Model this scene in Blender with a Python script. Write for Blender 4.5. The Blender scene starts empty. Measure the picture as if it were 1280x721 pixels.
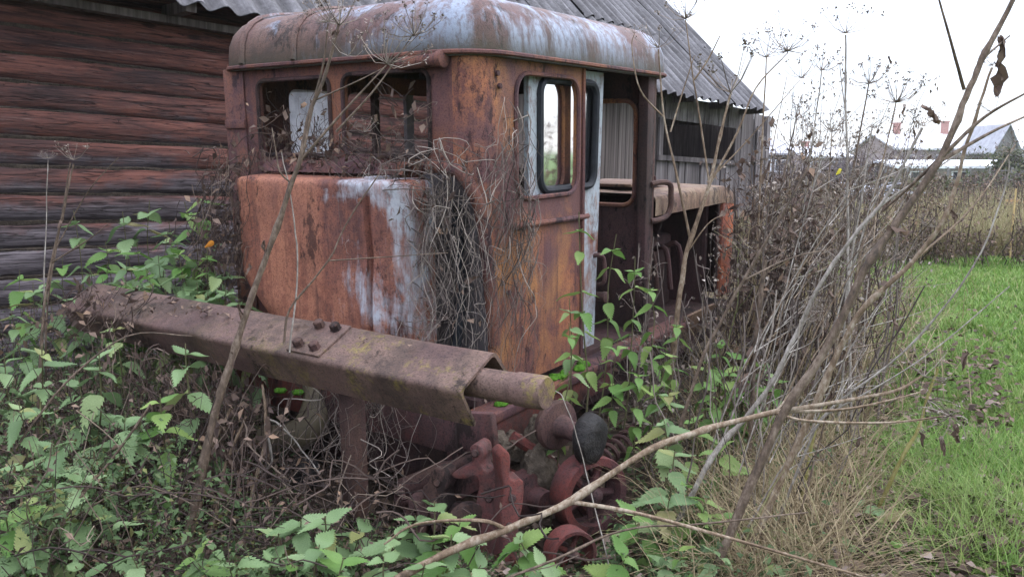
import bpy, bmesh, math, random
import numpy as np
from mathutils import Vector, Matrix, noise as mn
R = math.radians
rnd = random.Random(7)
rng = np.random.default_rng(11)
S = bpy.context.scene
COL = S.collection

# ------------------------------------------------------------------ camera
PITCH = R(8.626)
F = 1025.0
CAM = Vector((0, 0, 1.6))
cd = bpy.data.cameras.new('camera'); cam = bpy.data.objects.new('camera', cd); COL.objects.link(cam)
cam.location = CAM; cam.rotation_euler = (R(90) - PITCH, 0, 0)
cd.sensor_width = 36; cd.lens = 36 * F / 1280; cd.clip_start = 0.05; cd.clip_end = 3000
S.camera = cam
# ------------------------------------------------------------------ light
SUN_EL, SUN_ROT = R(48), R(80)
w = bpy.data.worlds.new('World'); S.world = w; w.use_nodes = True
nt = w.node_tree; nt.nodes.clear()
sky = nt.nodes.new('ShaderNodeTexSky'); sky.sky_type = 'NISHITA'; sky.sun_disc = False
sky.sun_elevation = SUN_EL; sky.sun_rotation = SUN_ROT
sky.air_density = 1.0; sky.dust_density = 1.0; sky.ozone_density = 1.5
hs = nt.nodes.new('ShaderNodeMix'); hs.data_type = 'RGBA'; hs.inputs[0].default_value = 0.8   # a closed white cloud deck over most of the sky
# overcast cloud: three times as bright overhead as at the horizon
wt = nt.nodes.new('ShaderNodeTexCoord'); wx = nt.nodes.new('ShaderNodeSeparateXYZ'); wm = nt.nodes.new('ShaderNodeMapRange'); wv = nt.nodes.new('ShaderNodeVectorMath'); wv.operation = 'SCALE'
wv.inputs[0].default_value = (13.2, 14.0, 16.2); wm.inputs[3].default_value = 0.24; wm.inputs[4].default_value = 1.0
nt.links.new(wt.outputs['Generated'], wx.inputs[0]); nt.links.new(wx.outputs[2], wm.inputs[0]); nt.links.new(wm.outputs[0], wv.inputs[3]); nt.links.new(wv.outputs[0], hs.inputs[7])
bg = nt.nodes.new('ShaderNodeBackground'); bg.inputs['Strength'].default_value = 0.15
ow = nt.nodes.new('ShaderNodeOutputWorld')
nt.links.new(sky.outputs[0], hs.inputs[6]); nt.links.new(hs.outputs[2], bg.inputs['Color']); nt.links.new(bg.outputs[0], ow.inputs[0])
sl = bpy.data.lights.new('sun', 'SUN'); sl.energy = 0.9; sl.angle = R(45); sl.color = (1.0, 0.97, 0.93)
so = bpy.data.objects.new('sun', sl); COL.objects.link(so)
sd = Vector((math.sin(SUN_ROT) * math.cos(SUN_EL), math.cos(SUN_ROT) * math.cos(SUN_EL), math.sin(SUN_EL)))
so.rotation_euler = sd.to_track_quat('Z', 'Y').to_euler(); so.location = (0, 0, 20)
S.view_settings.view_transform = 'Standard'; S.view_settings.look = 'None'; S.view_settings.gamma = 1.0
S.view_settings.exposure = 1.25
S.render.engine = 'CYCLES'
S.cycles.max_bounces = 6; S.cycles.transparent_max_bounces = 8
S.cycles.use_denoising = True

# ------------------------------------------------------------------ measuring: a photograph pixel + a distance gives a point of the place
FW = Vector((0, math.cos(PITCH), -math.sin(PITCH))); UP = Vector((0, math.sin(PITCH), math.cos(PITCH))); RT = Vector((1, 0, 0))
def ray(x, y): return FW + RT * ((x - 640) / F) - UP * ((y - 360.5) / F)
def at(x, y, d): return CAM + ray(x, y) * d
def onp(x, y, O, n):
    r = ray(x, y); return CAM + r * ((O - CAM).dot(n) / r.dot(n))

# ------------------------------------------------------------------ mesh helpers
class MB:
    def __init__(s): s.v = []; s.f = []
    def add(s, vs, fs):
        k = len(s.v); s.v += [tuple(p) for p in vs]; s.f += [tuple(i + k for i in f) for f in fs]; return s
    def box(s, c, size, rot=None, j=0.0):
        c = Vector(c); h = [x / 2 for x in size]; vs = []
        for x in (-1, 1):
            for y in (-1, 1):
                for z in (-1, 1):
                    p = Vector((x * h[0] + rnd.uniform(-j, j), y * h[1] + rnd.uniform(-j, j), z * h[2] + rnd.uniform(-j, j)))
                    if rot is not None: p = rot @ p
                    vs.append(c + p)
        return s.add(vs, [(0, 1, 3, 2), (4, 6, 7, 5), (0, 4, 5, 1), (2, 3, 7, 6), (0, 2, 6, 4), (1, 5, 7, 3)])
    def box2(s, a, b):
        return s.box([(a[i] + b[i]) / 2 for i in range(3)], [abs(b[i] - a[i]) for i in range(3)])
    def tube(s, pts, rad, n=6, cap=True, jit=0.0):
        pts = [Vector(p) for p in pts]; m = len(pts)
        if not isinstance(rad, (list, tuple)): rad = [rad] * m
        vs = []; t0 = (pts[1] - pts[0]).normalized()
        a = Vector((0, 0, 1)) if abs(t0.z) < 0.9 else Vector((1, 0, 0))
        nrm = (a - t0 * a.dot(t0)).normalized()
        for i in range(m):
            t = (pts[min(i + 1, m - 1)] - pts[max(i - 1, 0)])
            if t.length < 1e-9: t = t0.copy()
            t.normalize(); nrm = nrm - t * nrm.dot(t)
            if nrm.length < 1e-6: nrm = t.orthogonal()
            nrm.normalize(); b = t.cross(nrm)
            for k in range(n):
                an = 2 * math.pi * k / n; r = rad[i] * (1 + (rnd.uniform(-jit, jit) if jit else 0))
                vs.append(pts[i] + nrm * (math.cos(an) * r) + b * (math.sin(an) * r))
        fs = [(i * n + k, i * n + (k + 1) % n, (i + 1) * n + (k + 1) % n, (i + 1) * n + k) for i in range(m - 1) for k in range(n)]
        if cap: fs += [tuple(range(n - 1, -1, -1)), tuple((m - 1) * n + k for k in range(n))]
        return s.add(vs, fs)
    def lathe(s, c, ax, prof, n=20):
        """prof: (distance along axis, radius)"""
        c = Vector(c); ax = Vector(ax).normalized(); a = ax.orthogonal().normalized(); b = ax.cross(a); vs = []
        for (t, r) in prof:
            for k in range(n):
                an = 2 * math.pi * k / n; vs.append(c + ax * t + a * (r * math.cos(an)) + b * (r * math.sin(an)))
        m = len(prof)
        fs = [(i * n + k, i * n + (k + 1) % n, (i + 1) * n + (k + 1) % n, (i + 1) * n + k) for i in range(m - 1) for k in range(n)]
        fs += [tuple(range(n - 1, -1, -1)), tuple((m - 1) * n + k for k in range(n))]
        return s.add(vs, fs)
    def grid(s, rows, close=False):
        n = len(rows[0]); vs = [p for r in rows for p in r]; e = n if close else n - 1
        return s.add(vs, [(i * n + k, i * n + (k + 1) % n, (i + 1) * n + (k + 1) % n, (i + 1) * n + k) for i in range(len(rows) - 1) for k in range(e)])
    def prism(s, poly, d0, d1, mp):
        """poly of 2-D points extruded from d0 to d1, mapped by mp(a, b, d)"""
        n = len(poly); vs = [mp(a, b, d0) for a, b in poly] + [mp(a, b, d1) for a, b in poly]
        fs = [tuple(range(n - 1, -1, -1)), tuple(range(n, 2 * n))] + [(k, (k + 1) % n, n + (k + 1) % n, n + k) for k in range(n)]
        return s.add(vs, fs)
    def mesh(s, name, smooth=40, bevel=0, norm=True):
        me = bpy.data.meshes.new(name); me.from_pydata(s.v, [], s.f)
        if norm or bevel:
            bm = bmesh.new(); bm.from_mesh(me)
            if norm: bmesh.ops.recalc_face_normals(bm, faces=bm.faces)
            if bevel:
                es = [e for e in bm.edges if len(e.link_faces) == 2 and e.calc_face_angle(0) > R(35)]
                bmesh.ops.bevel(bm, geom=es, offset=bevel, segments=2, affect='EDGES', profile=0.5)
            bm.to_mesh(me); bm.free()
        if smooth:
            for p in me.polygons: p.use_smooth = True
            me.set_sharp_from_angle(angle=R(smooth))
        return me
    def build(s, name, m, parent=None, **k):
        return obj(name, s.mesh(name, **k), m, parent)
def obj(name, me, m=None, parent=None, loc=None, rot=None, scale=None):
    if m is not None and not me.materials: me.materials.append(m)
    o = bpy.data.objects.new(name, me); COL.objects.link(o)
    if parent is not None: o.parent = parent
    if loc is not None: o.location = loc
    if rot is not None: o.rotation_euler = rot
    if scale is not None: o.scale = scale if isinstance(scale, (tuple, list)) else (scale,) * 3
    return o
def tag(o, label=None, cat=None, group=None, kind=None):
    if label: o['label'] = label
    if cat: o['category'] = cat
    if group: o['group'] = group
    if kind: o['kind'] = kind
    return o
def empty(name, loc, label, cat, group=None, rz=0):
    o = bpy.data.objects.new(name, None); COL.objects.link(o); o.location = loc; o.rotation_euler = (0, 0, rz); o.empty_display_size = 0.1
    return tag(o, label, cat, group)
def npmesh(name, V, T, m, kind=None, parent=None):
    """fast triangle mesh from arrays"""
    V = np.asarray(V, np.float32); T = np.asarray(T, np.int32); me = bpy.data.meshes.new(name)
    me.vertices.add(len(V)); me.vertices.foreach_set('co', V.ravel())
    me.loops.add(T.size); me.loops.foreach_set('vertex_index', T.ravel())
    me.polygons.add(len(T)); me.polygons.foreach_set('loop_start', np.arange(0, T.size, 3, dtype=np.int32))
    me.update(calc_edges=True); me.validate()
    o = obj(name, me, m, parent)
    if kind: o['kind'] = kind
    return o
def smooth(pts, n=4):
    P = [Vector(p) for p in pts]
    if len(P) < 3: return [P[0].lerp(P[-1], i / n) for i in range(n + 1)]
    Q = [P[0] * 2 - P[1]] + P + [P[-1] * 2 - P[-2]]; out = []
    for i in range(1, len(Q) - 2):
        a, b, c, d = Q[i - 1:i + 3]
        for k in range(n):
            t = k / n; out.append(0.5 * ((2 * b) + (c - a) * t + (2 * a - 5 * b + 4 * c - d) * t * t + (3 * b - a - 3 * c + d) * t ** 3))
    return out + [P[-1]]
def lin(a, b, n): return [a + (b - a) * i / (n - 1) for i in range(n)]
def rr(a0, b0, a1, b1, r, n=5):
    out = []
    for cx, cy, s in ((a1 - r, b0 + r, -90), (a1 - r, b1 - r, 0), (a0 + r, b1 - r, 90), (a0 + r, b0 + r, 180)):
        for k in range(n + 1):
            t = R(s + 90 * k / n); out.append((cx + r * math.cos(t), cy + r * math.sin(t)))
    return out
def panel(loops, th, mp):
    """sheet with holes: loops[0] the outline, the others holes; mp(a, b, depth)"""
    bm = bmesh.new(); L = []; k = 0; es = []; flat = []
    for lp in loops:
        vs = [bm.verts.new((a, b, 0)) for a, b in lp]; flat += lp
        for i in range(len(vs)): es.append(bm.edges.new((vs[i], vs[(i + 1) % len(vs)])))
        L.append((k, len(lp))); k += len(lp)
    bm.verts.index_update()
    bmesh.ops.triangle_fill(bm, use_beauty=True, edges=es)
    tris = [tuple(v.index for v in f.verts) for f in bm.faces]; bm.free()
    m = MB(); N = len(flat)
    vs = [mp(a, b, 0) for a, b in flat] + [mp(a, b, th) for a, b in flat]
    fs = tris + [tuple(i + N for i in t[::-1]) for t in tris]
    for st, n in L: fs += [(st + i, st + (i + 1) % n, N + st + (i + 1) % n, N + st + i) for i in range(n)]
    return m.add(vs, fs)

# ------------------------------------------------------------------ materials
class NT:
    def __init__(s, name):
        s.m = bpy.data.materials.new(name); s.m.use_nodes = True; s.t = s.m.node_tree; s.t.nodes.clear()
        s.out = s.n('ShaderNodeOutputMaterial'); s.tc = s.n('ShaderNodeTexCoord')
    def n(s, typ, **k):
        nd = s.t.nodes.new(typ)
        for a, b in k.items(): setattr(nd, a, b)
        return nd
    def l(s, a, b): s.t.links.new(a, b)
    def mapped(s, scale=(1, 1, 1), loc=(0, 0, 0), src='Object'):
        mp = s.n('ShaderNodeMapping'); mp.inputs['Scale'].default_value = scale; mp.inputs['Location'].default_value = loc
        s.l(s.tc.outputs[src], mp.inputs['Vector']); return mp.outputs[0]
    def noise(s, scale, vec=None, detail=6, rough=0.6, dist=0.0):
        nd = s.n('ShaderNodeTexNoise'); nd.inputs['Scale'].default_value = scale; nd.inputs['Detail'].default_value = detail
        nd.inputs['Roughness'].default_value = rough; nd.inputs['Distortion'].default_value = dist
        s.l(vec if vec is not None else s.tc.outputs['Object'], nd.inputs['Vector']); return nd.outputs[0]
    def ramp(s, fac, stops, interp='LINEAR'):
        nd = s.n('ShaderNodeValToRGB'); cr = nd.color_ramp; cr.interpolation = interp
        while len(cr.elements) < len(stops): cr.elements.new(0.5)
        for e, (p, c) in zip(cr.elements, stops):
            e.position = p; e.color = (c, c, c, 1) if isinstance(c, (int, float)) else (*c, 1)
        s.l(fac, nd.inputs[0]); return nd.outputs[0]
    def mix(s, fac, a, b, mode='MIX'):
        nd = s.n('ShaderNodeMix', data_type='RGBA', blend_type=mode)
        for sock, val in ((nd.inputs[0], fac), (nd.inputs[6], a), (nd.inputs[7], b)):
            if isinstance(val, (int, float)): sock.default_value = val
            elif isinstance(val, tuple): sock.default_value = (*val, 1)
            else: s.l(val, sock)
        return nd.outputs[2]
    def math(s, op, a, b=0.0):
        nd = s.n('ShaderNodeMath', operation=op)
        for sock, val in ((nd.inputs[0], a), (nd.inputs[1], b)):
            if isinstance(val, (int, float)): sock.default_value = val
            else: s.l(val, sock)
        return nd.outputs[0]
    def bsdf(s, col, rough=0.85, bump=None, bdist=0.01, bstr=0.6, spec=0.3, **k):
        p = s.n('ShaderNodeBsdfPrincipled'); p.inputs['Specular IOR Level'].default_value = spec
        if isinstance(col, tuple): p.inputs['Base Color'].default_value = (*col, 1)
        else: s.l(col, p.inputs['Base Color'])
        if isinstance(rough, (int, float)): p.inputs['Roughness'].default_value = rough
        else: s.l(rough, p.inputs['Roughness'])
        for a, b in k.items(): p.inputs[a].default_value = b
        if bump is not None:
            b = s.n('ShaderNodeBump'); b.inputs['Distance'].default_value = bdist; b.inputs['Strength'].default_value = bstr
            s.l(bump, b.inputs['Height']); s.l(b.outputs[0], p.inputs['Normal'])
        s.p = p; return p
    def done(s, sh): s.l(sh.outputs[0] if hasattr(sh, 'outputs') else sh, s.out.inputs[0]); return s.m

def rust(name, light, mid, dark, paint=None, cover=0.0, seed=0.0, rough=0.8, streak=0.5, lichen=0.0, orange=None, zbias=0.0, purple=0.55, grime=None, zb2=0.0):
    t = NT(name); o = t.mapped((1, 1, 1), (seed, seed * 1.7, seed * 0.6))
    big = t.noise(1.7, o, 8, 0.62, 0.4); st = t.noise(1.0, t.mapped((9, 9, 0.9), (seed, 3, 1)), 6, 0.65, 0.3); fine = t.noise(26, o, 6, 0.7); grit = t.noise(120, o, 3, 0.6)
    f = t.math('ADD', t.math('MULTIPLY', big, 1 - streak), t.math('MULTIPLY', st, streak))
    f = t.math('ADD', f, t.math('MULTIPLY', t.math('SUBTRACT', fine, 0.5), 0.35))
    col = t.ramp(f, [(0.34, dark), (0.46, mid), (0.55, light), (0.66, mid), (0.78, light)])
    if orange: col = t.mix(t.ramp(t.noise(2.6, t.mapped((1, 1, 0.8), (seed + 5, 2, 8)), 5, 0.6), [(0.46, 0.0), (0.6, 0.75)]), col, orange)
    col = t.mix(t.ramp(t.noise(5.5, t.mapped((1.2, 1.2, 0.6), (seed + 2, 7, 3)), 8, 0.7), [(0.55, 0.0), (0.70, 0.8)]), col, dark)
    col = t.mix(t.ramp(t.noise(2.1, t.mapped((1, 1, 0.7), (seed + 12, 1, 5)), 6, 0.6, 0.5), [(0.44, 0.0), (0.60, purple)]), col, (0.100, 0.050, 0.054))  # purple-brown weathering; the lavender sheen is put into this colour too
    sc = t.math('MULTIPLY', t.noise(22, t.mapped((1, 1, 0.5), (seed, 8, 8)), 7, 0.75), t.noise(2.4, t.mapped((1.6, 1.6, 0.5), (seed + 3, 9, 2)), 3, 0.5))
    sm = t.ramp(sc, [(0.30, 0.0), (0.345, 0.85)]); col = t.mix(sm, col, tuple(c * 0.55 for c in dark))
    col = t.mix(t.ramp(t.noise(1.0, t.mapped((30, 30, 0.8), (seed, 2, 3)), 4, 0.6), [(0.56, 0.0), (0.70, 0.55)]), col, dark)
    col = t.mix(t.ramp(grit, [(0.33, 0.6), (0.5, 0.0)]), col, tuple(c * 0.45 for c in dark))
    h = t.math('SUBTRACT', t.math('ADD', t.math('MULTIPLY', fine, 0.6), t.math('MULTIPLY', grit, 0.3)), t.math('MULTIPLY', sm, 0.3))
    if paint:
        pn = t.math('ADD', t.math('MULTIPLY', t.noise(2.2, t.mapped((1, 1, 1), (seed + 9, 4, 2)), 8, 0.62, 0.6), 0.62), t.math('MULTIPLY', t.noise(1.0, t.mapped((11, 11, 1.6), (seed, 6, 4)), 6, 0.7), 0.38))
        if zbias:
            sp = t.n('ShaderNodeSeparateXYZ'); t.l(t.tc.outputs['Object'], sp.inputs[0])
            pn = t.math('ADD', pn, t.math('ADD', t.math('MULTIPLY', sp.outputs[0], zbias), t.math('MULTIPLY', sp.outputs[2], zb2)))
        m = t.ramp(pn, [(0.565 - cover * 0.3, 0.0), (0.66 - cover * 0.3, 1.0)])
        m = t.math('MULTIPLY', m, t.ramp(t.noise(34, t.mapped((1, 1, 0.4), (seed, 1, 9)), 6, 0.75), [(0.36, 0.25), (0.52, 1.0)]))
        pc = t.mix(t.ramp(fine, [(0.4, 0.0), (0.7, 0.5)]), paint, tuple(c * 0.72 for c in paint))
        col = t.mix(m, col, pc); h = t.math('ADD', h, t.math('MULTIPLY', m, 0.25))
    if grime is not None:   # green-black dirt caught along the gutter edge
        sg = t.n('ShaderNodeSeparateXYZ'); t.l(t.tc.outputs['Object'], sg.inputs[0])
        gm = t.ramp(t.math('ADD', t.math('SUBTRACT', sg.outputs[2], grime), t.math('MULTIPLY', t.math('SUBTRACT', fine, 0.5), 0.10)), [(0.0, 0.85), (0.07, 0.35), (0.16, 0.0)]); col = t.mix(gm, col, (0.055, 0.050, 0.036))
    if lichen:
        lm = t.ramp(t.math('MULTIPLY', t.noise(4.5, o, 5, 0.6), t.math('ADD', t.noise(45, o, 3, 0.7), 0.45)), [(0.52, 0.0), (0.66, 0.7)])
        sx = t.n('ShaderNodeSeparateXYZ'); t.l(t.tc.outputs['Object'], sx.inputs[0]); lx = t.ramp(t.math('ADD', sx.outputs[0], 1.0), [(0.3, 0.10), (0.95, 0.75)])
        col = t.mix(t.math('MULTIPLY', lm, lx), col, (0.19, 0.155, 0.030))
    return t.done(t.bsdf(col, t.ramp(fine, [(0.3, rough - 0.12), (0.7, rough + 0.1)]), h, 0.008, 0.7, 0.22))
M = {}
LAV = (0.25, 0.285, 0.36)
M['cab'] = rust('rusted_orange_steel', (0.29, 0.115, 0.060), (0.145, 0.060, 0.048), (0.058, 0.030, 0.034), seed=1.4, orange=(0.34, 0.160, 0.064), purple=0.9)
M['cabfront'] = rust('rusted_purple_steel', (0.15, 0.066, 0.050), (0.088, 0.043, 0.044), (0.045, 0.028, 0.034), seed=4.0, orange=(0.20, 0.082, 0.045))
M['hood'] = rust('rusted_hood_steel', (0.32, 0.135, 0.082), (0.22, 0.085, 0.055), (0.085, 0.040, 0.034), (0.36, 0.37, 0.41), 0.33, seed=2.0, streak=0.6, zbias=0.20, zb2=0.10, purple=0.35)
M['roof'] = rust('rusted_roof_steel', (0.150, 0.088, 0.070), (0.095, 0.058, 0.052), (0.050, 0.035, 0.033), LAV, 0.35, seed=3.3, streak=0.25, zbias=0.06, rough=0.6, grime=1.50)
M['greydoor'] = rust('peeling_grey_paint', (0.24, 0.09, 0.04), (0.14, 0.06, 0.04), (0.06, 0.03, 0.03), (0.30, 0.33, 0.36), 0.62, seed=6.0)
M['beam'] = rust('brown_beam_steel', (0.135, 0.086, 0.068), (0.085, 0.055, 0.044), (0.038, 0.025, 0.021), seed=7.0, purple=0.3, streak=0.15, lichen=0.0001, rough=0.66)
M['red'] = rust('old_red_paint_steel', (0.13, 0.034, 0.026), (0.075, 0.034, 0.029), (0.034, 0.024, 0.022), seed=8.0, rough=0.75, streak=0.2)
M['darkred'] = rust('shaded_red_steel', (0.12, 0.030, 0.024), (0.07, 0.028, 0.024), (0.030, 0.020, 0.019), seed=15.0, rough=0.75, streak=0.2)  # red steel with shade put into its colour, for the shadowed running gear
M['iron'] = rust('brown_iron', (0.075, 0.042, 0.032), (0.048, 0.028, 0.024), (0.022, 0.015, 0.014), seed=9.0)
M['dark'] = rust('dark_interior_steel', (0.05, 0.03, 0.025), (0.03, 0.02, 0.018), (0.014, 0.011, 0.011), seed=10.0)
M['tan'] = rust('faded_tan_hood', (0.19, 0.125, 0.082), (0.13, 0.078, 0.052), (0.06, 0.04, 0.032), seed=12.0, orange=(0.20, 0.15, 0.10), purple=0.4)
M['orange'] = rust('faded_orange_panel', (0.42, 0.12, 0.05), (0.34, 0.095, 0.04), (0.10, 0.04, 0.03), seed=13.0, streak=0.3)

def simple(name, a, b, scale=8, rough=0.9, bump=0.004, vec=(1, 1, 1), spec=0.2):
    t = NT(name); n = t.noise(scale, t.mapped(vec), 7, 0.65)
    return t.done(t.bsdf(t.ramp(n, [(0.3, a), (0.7, b)]), rough, n, bump, 0.7, spec))
M['rubber'] = simple('black_rubber', (0.010, 0.011, 0.014), (0.022, 0.024, 0.030), 20, 0.6)
M['tar'] = simple('tarry_black', (0.004, 0.004, 0.005), (0.022, 0.018, 0.016), 18, 0.55, 0.04, spec=0.3)
M['mud'] = simple('dried_mud', (0.030, 0.023, 0.018), (0.15, 0.118, 0.088), 24, 0.95, 0.05)
M['oily'] = simple('greasy_casting', (0.05, 0.04, 0.028), (0.11, 0.09, 0.055), 9, 0.6, 0.005)
M['dust'] = simple('dusty_grey_panel', (0.07, 0.06, 0.065), (0.16, 0.145, 0.15), 6, 0.9)
M['moss'] = simple('bright_moss', (0.03, 0.09, 0.008), (0.09, 0.22, 0.02), 60, 0.95, 0.02)
M['cream'] = simple('pale_cloth', (0.35, 0.36, 0.40), (0.6, 0.6, 0.64), 7, 0.9)
def milky():
    t = NT('milky_pane'); n = t.noise(6, None, 6, 0.65); c = t.ramp(n, [(0.35, (0.45, 0.46, 0.50)), (0.6, (0.8, 0.81, 0.85))])
    p = t.bsdf(c, 0.35, spec=0.4); tr = t.n('ShaderNodeBsdfTranslucent'); t.l(c, tr.inputs[0]); mx = t.n('ShaderNodeMixShader'); mx.inputs[0].default_value = 0.6
    t.l(p.outputs[0], mx.inputs[1]); t.l(tr.outputs[0], mx.inputs[2]); return t.done(mx)
M['milky'] = milky()
def island(name, stops, trans=0.0, rough=0.8, tint=None, src='island', spec=0.25, patch=None):
    """colour by piece: each leaf, blade or stalk has its own shade"""
    t = NT(name)
    if src == 'island': g = t.n('ShaderNodeNewGeometry'); f = g.outputs['Random Per Island']
    else: g = t.n('ShaderNodeObjectInfo'); f = g.outputs['Random']
    col = t.ramp(f, stops)
    n = t.noise(30, None, 4, 0.6)
    col = t.mix(t.ramp(n, [(0.35, 0.35), (0.65, 0.0)]), col, tint if tint else tuple(c * 0.5 for c in stops[0][1]))
    if patch: col = t.mix(t.ramp(t.noise(0.9, None, 6, 0.65, 0.5), [(0.5, 0.0), (0.72, 0.7)]), col, patch)
    p = t.bsdf(col, rough, None, spec=spec)
    if trans:
        tr = t.n('ShaderNodeBsdfTranslucent'); t.l(col, tr.inputs[0]); mx = t.n('ShaderNodeMixShader'); mx.inputs[0].default_value = trans
        t.l(p.outputs[0], mx.inputs[1]); t.l(tr.outputs[0], mx.inputs[2]); return t.done(mx)
    return t.done(p)
M['nettle'] = island('nettle_leaf', [(0, (0.11, 0.175, 0.075)), (0.5, (0.17, 0.255, 0.11)), (0.8, (0.23, 0.32, 0.155)), (0.9, (0.25, 0.29, 0.10)), (1, (0.20, 0.16, 0.07))], 0.3, 0.5, src='obj')
M['nettlefresh'] = island('fresh_nettle_leaf', [(0, (0.10, 0.20, 0.045)), (0.6, (0.15, 0.25, 0.07)), (1, (0.23, 0.31, 0.09))], 0.35, 0.55, src='obj')
M['nstem'] = simple('nettle_stem', (0.06, 0.05, 0.03), (0.11, 0.11, 0.05), 15)
M['lawn'] = island('lawn_blade', [(0, (0.10, 0.18, 0.038)), (0.5, (0.155, 0.275, 0.055)), (0.82, (0.22, 0.34, 0.08)), (1, (0.36, 0.33, 0.16))], 0.35, 0.6, patch=(0.22, 0.25, 0.09))
M['straw'] = island('straw', [(0, (0.13, 0.095, 0.055)), (0.5, (0.25, 0.19, 0.11)), (0.85, (0.36, 0.29, 0.18)), (1, (0.13, 0.16, 0.05))], 0.2, 0.8)
M['drygrass'] = island('dry_meadow_grass', [(0, (0.16, 0.125, 0.07)), (0.45, (0.33, 0.27, 0.15)), (0.75, (0.24, 0.25, 0.11)), (1, (0.44, 0.37, 0.23))], 0.25, 0.8, patch=(0.17, 0.15, 0.10))
M['cover'] = island('ground_cover_leaf', [(0, (0.035, 0.06, 0.022)), (0.5, (0.06, 0.10, 0.034)), (0.8, (0.085, 0.13, 0.05)), (0.9, (0.09, 0.06, 0.03)), (1, (0.15, 0.17, 0.05))], 0.25, 0.65)
M['litter'] = island('fallen_leaf', [(0, (0.035, 0.022, 0.016)), (0.5, (0.085, 0.055, 0.038)), (0.85, (0.16, 0.11, 0.08)), (1, (0.28, 0.22, 0.19))], 0.1, 0.85)
M['deadstalk'] = island('dead_stalk', [(0, (0.024, 0.016, 0.014)), (0.5, (0.052, 0.035, 0.030)), (0.85, (0.105, 0.073, 0.058)), (1, (0.24, 0.185, 0.14))], 0, 0.85)
M['vine'] = island('dry_vine', [(0, (0.04, 0.029, 0.026)), (0.4, (0.10, 0.078, 0.068)), (0.8, (0.20, 0.162, 0.14)), (1, (0.34, 0.29, 0.25))], 0, 0.85)
M['vinedark'] = island('dark_dry_vine', [(0, (0.030, 0.020, 0.018)), (0.5, (0.070, 0.046, 0.038)), (0.85, (0.12, 0.08, 0.06)), (1, (0.20, 0.15, 0.12))], 0, 0.85)
M['deadleaf'] = island('withered_leaf', [(0, (0.06, 0.040, 0.034)), (0.5, (0.13, 0.088, 0.069)), (0.85, (0.20, 0.14, 0.105)), (1, (0.27, 0.17, 0.11))], 0.15, 0.85)
M['seed'] = island('dry_seed_head', [(0, (0.07, 0.053, 0.042)), (0.5, (0.19, 0.15, 0.12)), (1, (0.36, 0.31, 0.27))], 0.1, 0.9)
M['orangeleaf'] = simple('orange_leaf', (0.35, 0.12, 0.02), (0.5, 0.22, 0.03), 20)
M['yellowleaf'] = simple('yellow_leaf', (0.45, 0.38, 0.03), (0.55, 0.48, 0.06), 20)
def stemmat(name, a, b, c):
    t = NT(name); n = t.noise(3.0, None, 6, 0.7); n2 = t.noise(55, t.mapped((1, 1, 0.45)), 6, 0.75)
    col = t.ramp(t.math('ADD', t.math('MULTIPLY', n, 0.45), t.math('MULTIPLY', n2, 0.55)), [(0.38, a), (0.50, b), (0.62, c)])
    return t.done(t.bsdf(col, 0.75, n2, 0.003, 0.6, 0.3))
M['hog'] = stemmat('dry_hogweed_stem', (0.050, 0.032, 0.020), (0.14, 0.095, 0.060), (0.30, 0.25, 0.19))
M['hoggrey'] = stemmat('grey_hogweed_stem', (0.085, 0.070, 0.056), (0.20, 0.175, 0.15), (0.38, 0.345, 0.31))
M['hogdark'] = stemmat('dark_hogweed_stem', (0.028, 0.021, 0.015), (0.085, 0.058, 0.040), (0.19, 0.145, 0.11))
M['olive'] = stemmat('olive_stem', (0.09, 0.075, 0.02), (0.16, 0.14, 0.04), (0.22, 0.2, 0.08))
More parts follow.
